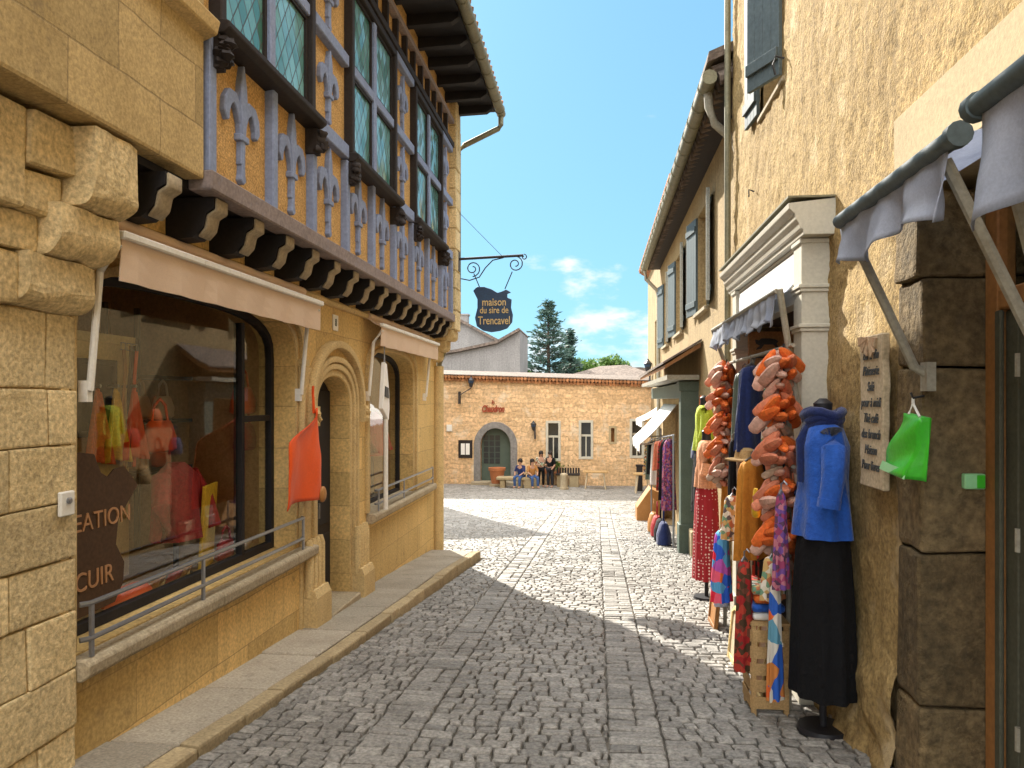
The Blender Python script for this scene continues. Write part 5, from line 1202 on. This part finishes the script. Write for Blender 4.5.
x, z = aty(449.5, 428, YE); b = MB(); b.box(x - .12, x + .12, YE - .08, YE - .002, z - .15, z + .15); b.box(x - .09, x + .09, YE - .09, YE - .081, z - .12, z + .12); b.build('meter_box', M['white'], bevel=.01, label='small white box on the restaurant wall left of the menu board', cat='box')
def wall_lantern(label, x, y, z, bracket, s=1.0):
    t = thing('wall_lantern', label, 'lantern', (x, y, z), group='lanterns on the restaurant wall')
    b = MB(); b.lathe([(0, .07 * s), (.02, .08 * s), (.30 * s, .15 * s), (.33 * s, .17 * s), (.46 * s, .05 * s), (.52 * s, .02 * s)], (x, y, z), 6); b.build('lamp_head', M['iron'], t)
    b = MB(); b.lathe([(.04 * s, .079 * s), (.29 * s, .151 * s)], (x, y, z), 6); b.build('pane', M['signblue'], t)
    b = MB(); b.tube([(bracket[0], y, bracket[1]), (bracket[0], y, bracket[1] + .02), (x, y, z - .05), (x, y, z)], .022, 6); b.box(bracket[0] - .03, bracket[0] + .03, y - .03, YE, bracket[1] - .35, bracket[1] + .2); b.build('bracket', M['iron'], t)
x, z = aty(471, 387, YE - .3); xb, zb2 = aty(459, 396, YE - .3); wall_lantern('bluish lantern on an arm at the left end of the restaurant wall', x, YE - .3, z, (xb, zb2), .9)
x, z = aty(648, 372, YE - .4); xb, zb2 = aty(650, 378, YE - .4); wall_lantern('dark lantern at the roof edge on the right end of the restaurant wall', x, YE - .4, z, (xb, zb2), 1.1)
x, z = aty(533.5, 430, YE - .12); xb, zb2 = aty(535, 431, YE - .12); wall_lantern('small black lamp between the arched door and the first tall window', x, YE - .15, z, (xb, zb2), .8)
# things standing in front of the restaurant
zq = gz(32.6)
bn = thing('stone_bench', 'low stone bench beside the restaurant step', 'bench', (-4.0, 32.6, zq)); x0, _ = aty(497, 480, 32.6); x1, _ = aty(526, 480, 32.6)
b = MB(); b.box(x0, x1, 32.3, 32.9, zq + .34, zq + .46); b.build('seat', M['kerb'], bn, bevel=.02, jag=.01)
for xx in (x0 + .15, x1 - .35):
    b = MB(); b.box(xx, xx + .22, 32.35, 32.85, zq - .05, zq + .338); b.build('leg', M['kerb'], bn, bevel=.02)
x, _ = aty(497, 480, 33.2); pt = thing('terracotta_pot', 'orange terracotta tub by the restaurant door', 'pot', (x, 33.2, gz(33.2)))
b = MB(); b.lathe([(0, .24), (.55, .33), (.56, .37), (.68, .38), (.68, .31), (.60, .29)], (x, 33.2, gz(33.2) + .12), 18); b.build('tub', M['terra'], pt, smooth=40)
b = MB(); b.box(x - .3, x + .3, 32.95, 33.45, gz(33.2) - .03, gz(33.2) + .118); b.build('plinth', M['sillstone'], pt, bevel=.01)
x0, z1 = aty(556, 468, 33.4); x1, _ = aty(580, 468, 33.4); zq = gz(33.4)
bn = thing('wooden_bench', 'dark brown slatted bench on pale stone blocks under the first tall window', 'bench', ((x0 + x1) / 2, 33.4, zq))
b = MB(); b.box(x0, x1, 33.15, 33.6, zq + .50, zq + .56); b.build('seat', M['darkwood'], bn, bevel=.008)
b = MB()
n = 9
for i in range(n): b.box(x0 + (x1 - x0) * i / n + .02, x0 + (x1 - x0) * (i + 1) / n - .02, 33.56, 33.60, zq + .562, z1)
b.build('backrest', M['darkwood'], bn)
for xx in (x0 + .05, x1 - .45):
    b = MB(); b.box(xx, xx + .4, 33.18, 33.55, zq - .05, zq + .498); b.build('leg', M['kerb'], bn, bevel=.015)
x, _ = aty(564, 480, 32.0); b = MB(); b.lathe([(0, .19), (.10, .19), (.12, .165), (.55, .15), (.60, .17), (.66, .16), (.70, .08)], (x, 32.0, gz(32) - .02), 14); b.build('stone_bollard', M['sillstone'], smooth=40, label='rounded stone bollard in front of the dark bench', cat='bollard')
def trestle(label, pxa, pxb, Y, h):
    xa, _ = aty(pxa, 480, Y); xb, _ = aty(pxb, 480, Y); z = gz(Y); t = thing('rustic_table', label, 'table', ((xa + xb) / 2, Y, z), group='rustic tables before the restaurant')
    b = MB(); b.box(xa, xb, Y - .35, Y + .35, z + h - .06, z + h); b.build('tabletop', M['straw'], t, bevel=.01)
    for xx in (xa + .1, xb - .1):
        for yy in (-.28, .28): b = MB(); b.tube([(xx + (.08 if xx < (xa + xb) / 2 else -.08), Y + yy * .7, z + h - .061), (xx, Y + yy, z - .02)], .035, 8); b.build('leg', M['plank'], t)
trestle('light wooden table in front of the second tall window', 583, 608, 32.6, .74)
trestle('light wooden table at the right end of the restaurant wall', 633, 652, 31.0, .78)
x, _ = aty(640, 480, 31.4); b = MB(); b.box(x - .12, x + .12, 31.7, 31.95, gz(31.8) - .05, gz(31.8) + 1.0); b.box(x - .15, x + .15, 31.67, 31.98, gz(31.8) + 1.0, gz(31.8) + 1.07); b.build('wooden_post', M['darkwood'], bevel=.01, label='dark square post behind the right wooden table', cat='post')
pp = thing('window_plant', 'green bushy plant below the first tall window', 'plant', (-1.9, 33.75, gz(33.7) + .9))
x, z = aty(551, 468, 33.75); b = MB(); b.box(x - .35, x + .35, 33.62, 33.92, z - .24, z - .02); b.build('planter', M['terra'], pp, bevel=.01)
def leaves(mb, n, fn, s0, s1):
    for _ in range(n):
        c, t = fn(); a = Vector((U(-1, 1), U(-1, 1), U(-1, 1))).normalized(); q = a.cross(Vector((U(-1, 1), U(-1, 1), U(-1, 1)))).normalized(); s = U(s0, s1)
        c = Vector(c); mb.add([c - a * s, c + q * s * .45, c + a * s, c - q * s * .45], [(0, 1, 2, 3)], t)
def gauss(r): return rnd.gauss(0, r)
b = MB(); leaves(b, 260, lambda: ((x + gauss(.2), 33.76 + gauss(.1), z + .1 + gauss(.12)), U(0, 1)), .05, .10); b.build('foliage', M['leaf'], pp)

# ---- people by the door
def person(label, loc, rz, joints, shirt, trousers, hairlong=False):
    t = thing('person', label, 'person', loc, rz); t.scale = (.9, .9, .9)
    J = joints
    def skinmesh(name, edges, rad, m, parent, root):
        names = []; 
        for a, b_ in edges:
            for q in (a, b_):
                if q not in names: names.append(q)
        me = bpy.data.meshes.new(name); me.from_pydata([J[q] for q in names], [(names.index(a), names.index(b_)) for a, b_ in edges], [])
        o = bpy.data.objects.new(name, me); COL.objects.link(o)
        o.modifiers.new('skin', 'SKIN'); o.modifiers.new('sub', 'SUBSURF').levels = 2; o.modifiers['sub'].render_levels = 2
        if not me.skin_vertices: return None
        for i, q in enumerate(names):
            r = rad[q]; me.skin_vertices[0].data[i].radius = r if isinstance(r, tuple) else (r, r); me.skin_vertices[0].data[i].use_root = q == root
        dg = bpy.context.evaluated_depsgraph_get(); me2 = bpy.data.meshes.new_from_object(o.evaluated_get(dg)); bpy.data.objects.remove(o)
        me2.materials.clear(); me2.materials.append(m); me2.name = name
        for p in me2.polygons: p.use_smooth = True
        o = bpy.data.objects.new(name, me2); COL.objects.link(o); o.parent = parent; return o
    rad = dict(pel=(.15, .12), chest=(.16, .115), neck=.055, chin=.075, head=.105, crown=.07)
    for s in 'lr':
        rad.update({'hip' + s: .085, 'knee' + s: .062, 'ank' + s: .042, 'toe' + s: .04, 'sh' + s: .06, 'el' + s: .042, 'wr' + s: .03, 'ha' + s: .04})
    E = [('pel', 'chest'), ('chest', 'neck'), ('neck', 'chin'), ('chin', 'head'), ('head', 'crown')]
    for s in 'lr': E += [('pel', 'hip' + s), ('hip' + s, 'knee' + s), ('knee' + s, 'ank' + s), ('ank' + s, 'toe' + s), ('chest', 'sh' + s), ('sh' + s, 'el' + s), ('el' + s, 'wr' + s), ('wr' + s, 'ha' + s)]
    body = skinmesh('body', E, rad, M['skin'], t, 'pel')
    sr = {k: (tuple(q + .016 for q in v) if isinstance(v, tuple) else v + .018) for k, v in rad.items()}
    skinmesh('shirt', [('pel', 'chest'), ('chest', 'shl'), ('chest', 'shr'), ('shl', 'ell'), ('shr', 'elr')], sr, M[shirt], t, 'chest')
    skinmesh('trousers', [('pel', 'hipl'), ('pel', 'hipr'), ('hipl', 'kneel'), ('hipr', 'kneer'), ('kneel', 'ankl'), ('kneer', 'ankr')], sr, M[trousers], t, 'pel')
    b = MB(); h = J['head']; b.ball((h[0], h[1] + .02, h[2] + .03), .118, .118, .125, 12, 8)
    if hairlong: b.ball((h[0], h[1] + .075, h[2] - .10), .10, .07, .17, 10, 8)
    b.build('hair', M['hair'], t, smooth=60, local=True)
    b = MB(); b.ball((h[0], h[1] - .112, h[2] - .02), .016, .022, .02, 8, 6); b.build('nose', M['skin'], body, local=True, smooth=60)
    b = MB()
    for sx in (-.036, .036): b.ball((h[0] + sx, h[1] - .098, h[2] + .008), .012, .010, .008, 8, 6)
    b.build('eyes', M['ink'], body, local=True)
    return t
# poses face -y before the figure is turned
SIT = dict(pel=(0, 0, .52), chest=(0, -.05, .90), neck=(0, -.07, 1.08), chin=(0, -.09, 1.14), head=(0, -.10, 1.24), crown=(0, -.09, 1.32),
           hipl=(.10, -.02, .50), kneel=(.14, -.44, .53), ankl=(.14, -.46, .09), toel=(.15, -.62, .04), hipr=(-.10, -.02, .50), kneer=(-.13, -.45, .53), ankr=(-.12, -.42, .09), toer=(-.13, -.58, .04),
           shl=(.19, -.05, 1.0), ell=(.24, -.18, .74), wrl=(.14, -.38, .63), hal=(.12, -.45, .62), shr=(-.19, -.05, 1.0), elr=(-.24, -.16, .74), wrr=(-.15, -.36, .63), har=(-.12, -.43, .62))
STAND = dict(pel=(0, 0, .92), chest=(0, -.01, 1.28), neck=(0, -.02, 1.46), chin=(0, -.03, 1.51), head=(0, -.04, 1.60), crown=(0, -.03, 1.68),
             hipl=(.09, 0, .88), kneel=(.11, -.02, .49), ankl=(.11, .02, .09), toel=(.12, -.14, .04), hipr=(-.09, 0, .88), kneer=(-.11, -.05, .49), ankr=(-.13, .0, .09), toer=(-.14, -.16, .04),
             shl=(.19, 0, 1.38), ell=(.25, .02, 1.10), wrl=(.22, -.14, .92), hal=(.20, -.20, .88), shr=(-.19, 0, 1.38), elr=(-.25, .01, 1.10), wrr=(-.16, -.20, 1.06), har=(-.12, -.27, 1.08))
def at_g(px, Y): x, _ = aty(px, 480, Y); return (x, Y, gz(Y))
zq = gz(32.6)
x1_ = at_g(521, 32.6)[0]
person('seated person in a navy top and blue jeans on the stone bench', (x1_ , 32.62, gz(32.6)), R(-20), SIT, 'navy', 'denim')
st2 = at_g(531.5, 32.5); b = MB(); b.box(st2[0] - .3, st2[0] + .3, 32.35, 32.85, st2[2] - .03, st2[2] + .44); b.build('stone_seat_block', M['kerb'], bevel=.02, label='squat stone block under the seated person in tan', cat='stone')
person('seated person in a tan top with long dark hair beside the navy one', (st2[0], 32.6, st2[2]), R(25), SIT, 'tan', 'denim', True)
person('standing person in a patterned grey top with dark trousers behind the seated pair', at_g(541, 32.9)[:2] + (gz(32.9),), R(10), STAND, 'print', 'black', True)
person('standing person in black beside the dark bench', at_g(550.5, 32.7)[:2] + (gz(32.7),), R(-35), STAND, 'black', 'mannequin')

# ================================================================== BEHIND THE RESTAURANT
gh = thing('grey_house', 'grey cement house with a lopsided low roof behind the restaurant', 'house', (-7, 45, gz(45)))
Y0 = 45
P = [aty(px, py, Y0) for px, py in ((400, 400), (520, 400), (520, 331), (497, 344), (460, 352), (430, 362))]
mb = MB(); mb.prism([(P[0][0], -4), (P[1][0], -4), P[2], P[3], P[4], (P[0][0], P[5][1])], [], 'y', Y0, Y0 + 5); mb.build('wall', M['grey'], gh)
b = MB(); pts = [(P[0][0], P[5][1]), P[4], P[3], P[2]]; b.ribbon([(p[0], p[1] + .1) for p in pts], [.16] * 4, 'y', Y0 - .3, Y0 + 5.2); rf = b.build('roof', M['tile'], gh)
bh = thing('pinkish_house', 'pale pinkish house roof and chimney peeping behind the grey house', 'house', (-10, 56, gz(56)))
Q = [aty(px, py, 56) for px, py in ((425, 326), (462, 323), (505, 346), (425, 400), (505, 400))]
mb = MB(); mb.prism([Q[3], Q[4], Q[2], Q[1], Q[0]], [], 'y', 56, 62); mb.build('wall', M['grey'], bh)
b = MB(); b.ribbon([(p[0], p[1] + .12) for p in (Q[0], Q[1], Q[2])], [.2] * 3, 'y', 55.6, 62.2); b.build('roof', M['tile'], bh)
x, z = aty(463, 318, 57); b = MB(); b.box(x - .35, x + .35, 57, 57.7, z - 1.2, z + .2); b.box(x - .42, x + .42, 56.93, 57.77, z + .2, z + .32); b.build('chimney', M['grey'], bh)
lr = thing('low_tiled_house', 'low hipped grey brown tiled roof behind the right part of the restaurant', 'house', (0, 48, gz(48)))
Q = [aty(px, py, 46) for px, py in ((548, 381), (600, 366), (618, 365), (668, 374), (668, 400), (548, 400))]
mb = MB(); n_ = [(Q[0][0], 46, Q[0][1]), (Q[3][0], 46, Q[3][1] - .3), (Q[3][0], 52, Q[3][1] - .2), (Q[0][0], 52, Q[0][1]), (Q[1][0], 49, Q[1][1] + .12), (Q[2][0] + .6, 49, Q[2][1] + .15)]
mb.add(n_, [(0, 1, 5, 4), (1, 2, 5), (2, 3, 4, 5), (3, 0, 4), (3, 2, 1, 0)]); mb.build('roof', M['tile'], lr)
mb = MB(); mb.box(Q[0][0] + .3, Q[3][0] - .3, 46.3, 51.7, -4, Q[3][1] - .45); mb.build('wall', M['render'], lr)
lr2 = thing('flat_tiled_house', 'flat grey tiled roof furthest right behind the restaurant', 'house', (3, 60, gz(60)))
Q = [aty(px, py, 60) for px, py in ((600, 372), (640, 371), (690, 376))]
b = MB(); b.ribbon(Q, [.5, .6, .5], 'y', 60, 68); b.build('roof', M['tile'], lr2)
mb = MB(); mb.box(Q[0][0], Q[2][0], 60.4, 67, -4, Q[2][1] - .3); mb.build('wall', M['grey'], lr2)

# house across the square on the left, hidden from here behind the timber house; its shadow lies on the cobbles
sq = thing('square_house', 'plain ochre house on the far left side of the square', 'house', (-8.5, 28, gz(27)))
c0 = Vector((-6.25, 26.9)); e1 = Vector((-.83, -.56)).normalized(); e2 = Vector((-.56, .83)).normalized()
cs = [c0, c0 + e1 * 6, c0 + e1 * 6 + e2 * 7, c0 + e2 * 7]
zt = gz(26.9) + 8.7
b = MB(); b.prism([tuple(c) for c in cs], [], 'z', gz(27) - .6, zt); b.build('wall', M['render'], sq)
b = MB(); m_ = (cs[0] + cs[2]) / 2; b.add([(c.x, c.y, zt) for c in [m_ + (c - m_) * 1.02 for c in cs]] + [(m_.x, m_.y, zt + 1.5)], [(0, 1, 4), (1, 2, 4), (2, 3, 4), (3, 0, 4), (3, 2, 1, 0)]); b.build('roof', M['tileo'], sq)

# trees
def conifer(label, px, Y, ztop, half):
    x, _ = aty(px, 400, Y); z0 = gz(Y); H = ztop - z0
    t = thing('conifer_tree', label, 'tree', (x, Y, z0))
    b = MB(); b.tube([(x, Y, z0 - .1), (x + .05, Y, z0 + H * .5), (x, Y, ztop - .3)], [.24, .15, .03], 8)
    crown = MB(); k = 0
    zz = z0 + H * .22
    while zz < ztop - .15:
        f = (ztop - zz) / (H * .78); L0 = half * (f ** .62)
        for i in range(5):
            a = U(0, 2 * PI); L = L0 * U(.55, 1.15); droop = U(-.05, .35) * L
            tip = Vector((x + L * math.cos(a), Y + L * math.sin(a), zz + droop))
            b.tube([(x, Y, zz), tuple(tip)], [.035, .008], 5)
            for q in range(int(12 + 34 * L / half)):
                s = U(.22, 1.05); c = Vector((x, Y, zz)).lerp(tip, s) + Vector((gauss(.13), gauss(.13), gauss(.10)))
                d = Vector((math.cos(a) + U(-.7, .7), math.sin(a) + U(-.7, .7), U(-.3, .7))).normalized(); n = d.cross(Vector((U(-1, 1), U(-1, 1), U(-1, 1)))).normalized(); w = U(.12, .24)
                crown.add([c - d * w, c + n * w * .28, c + d * w, c - n * w * .28], [(0, 1, 2, 3)], U(0, 1) ** 1.4)
        zz += U(.16, .30)
    b.build('trunk', M['bark'], t); crown.build('crown', M['needle'], t)
conifer('tall dark conifer standing behind the restaurant roof', 548, 52, 6.7, 2.5)
conifer('shorter dark conifer leaning out at the right of the tall one', 570, 54, 5.0, 1.3)
def broad(label, px, Y, ztop, rx, rz, n):
    x, _ = aty(px, 400, Y); z0 = gz(Y)
    t = thing('leafy_tree', label, 'tree', (x, Y, z0)); b = MB(); zc = ztop - rz
    b.tube([(x, Y, z0 - .1), (x + .1, Y, (z0 + zc) / 2), (x, Y, zc)], [.22, .16, .09], 8)
    cl = []
    for i in range(16):
        a = U(0, 2 * PI); q = U(.2, .9); cl.append((x + rx * q * math.cos(a), Y + rx * q * math.sin(a), zc + rz * U(-.7, .75), rx * U(.25, .42)))
        b.tube([(x, Y, zc - rz * .6), cl[-1][:3]], [.06, .015], 5)
    b.build('trunk', M['bark'], t)
    cr_ = MB()
    def f():
        c = rnd.choice(cl); d = Vector((gauss(1), gauss(1), gauss(1))).normalized() * c[3] * (U(0, 1) ** .4)
        return (c[0] + d.x, c[1] + d.y, c[2] + d.z * .8), max(0, min(1, .45 + U(-.45, .45)))
    leaves(cr_, n, f, .10, .2); cr_.build('crown', M['leaf'], t)
broad('round green tree right of the conifers', 590, 58, 3.5, 1.9, 1.3, 3000)
broad('green tree further right behind the low tiled roof', 610, 60, 3.4, 1.7, 1.3, 2600)
broad('small green tree between the grey house and the conifer', 531, 50, 2.0, 1.0, 1.0, 1500)

# ================================================================== LIGHT, SKY, CAMERA
EL = R(33.2); hd_ = Vector((-.435, .90, 0)).normalized()
to_sun = Vector((hd_.x * math.cos(EL), hd_.y * math.cos(EL), math.sin(EL)))
sun = bpy.data.lights.new('sun', 'SUN'); sun.energy = 2.9; sun.angle = R(.5); sun.color = (1, .93, .82)
so = bpy.data.objects.new('sun', sun); COL.objects.link(so); so.rotation_euler = (-to_sun).to_track_quat('-Z', 'Y').to_euler(); so.location = (0, 0, 30)
W = bpy.data.worlds.new('World'); SC.world = W; W.use_nodes = True
nt = W.node_tree; nt.nodes.clear()
def wn(t, **k):
    n = nt.nodes.new('ShaderNode' + t)
    for a, b_ in k.items(): setattr(n, a, b_)
    return n
sky = wn('TexSky', sky_type='NISHITA', sun_disc=False); sky.sun_elevation = EL; sky.sun_rotation = math.atan2(to_sun.x, to_sun.y); sky.altitude = 150; sky.air_density = 1.0; sky.dust_density = .6; sky.ozone_density = 2.0
L = nt.links.new
gm = wn('Gamma'); gm.inputs[1].default_value = .35; L(sky.outputs[0], gm.inputs[0])
ti = wn('Mix', data_type='RGBA', blend_type='MULTIPLY'); ti.inputs[0].default_value = 1; L(gm.outputs[0], ti.inputs[6]); ti.inputs[7].default_value = (.40, .76, .98, 1)
tc = wn('TexCoord'); mp = wn('Mapping'); mp.inputs['Scale'].default_value = (2.2, 2.2, 5.0); mp.inputs['Location'].default_value = (.35, .2, .1)
nz = wn('TexNoise'); nz.inputs['Scale'].default_value = 2.6; nz.inputs['Detail'].default_value = 8; nz.inputs['Roughness'].default_value = .56
sp = wn('SeparateXYZ')
L(tc.outputs['Generated'], mp.inputs[0]); L(mp.outputs[0], nz.inputs['Vector']); L(tc.outputs['Generated'], sp.inputs[0])
def mr(src, a, b_, c, d):
    n = wn('MapRange', interpolation_type='SMOOTHSTEP'); L(src, n.inputs[0])
    for i, q in enumerate((a, b_, c, d)): n.inputs[i + 1].default_value = q
    return n.outputs[0]
def mt(op, a, b_):
    n = wn('Math', operation=op)
    for i, q in enumerate((a, b_)):
        if isinstance(q, (int, float)): n.inputs[i].default_value = q
        else: L(q, n.inputs[i])
    return n.outputs[0]
# cumulus low over the far roofs, plus an unseen bright deck added overhead and behind to fill the shade
low = mr(sp.outputs[2], .0, .19, .20, 0)
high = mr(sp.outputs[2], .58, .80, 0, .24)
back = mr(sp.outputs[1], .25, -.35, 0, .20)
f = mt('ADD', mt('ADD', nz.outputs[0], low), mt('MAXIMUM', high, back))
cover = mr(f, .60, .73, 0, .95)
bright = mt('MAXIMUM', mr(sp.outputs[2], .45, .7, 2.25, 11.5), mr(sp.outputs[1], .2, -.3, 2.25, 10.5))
cc = wn('CombineColor')
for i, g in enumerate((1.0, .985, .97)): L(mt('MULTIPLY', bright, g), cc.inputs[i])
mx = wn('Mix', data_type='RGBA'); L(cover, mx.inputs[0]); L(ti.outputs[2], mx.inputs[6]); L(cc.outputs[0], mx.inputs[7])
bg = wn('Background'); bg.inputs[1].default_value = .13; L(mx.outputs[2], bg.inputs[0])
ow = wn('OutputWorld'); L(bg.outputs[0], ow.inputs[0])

cam = bpy.data.cameras.new('camera'); co = bpy.data.objects.new('camera', cam); COL.objects.link(co)
co.location = (0, 0, 0); co.rotation_euler = (R(90), 0, YAW)
cam.sensor_width = 36; cam.lens = 36 * FPX / 1024; cam.shift_y = 16 / 1024; cam.clip_start = .05; cam.clip_end = 4000
SC.camera = co
SC.render.engine = 'CYCLES'
SC.cycles.use_denoising = True
SC.cycles.max_bounces = 7; SC.cycles.transparent_max_bounces = 10
SC.view_settings.view_transform = 'Standard'; SC.view_settings.look = 'None'; SC.view_settings.gamma = 1; SC.view_settings.exposure = 2.08
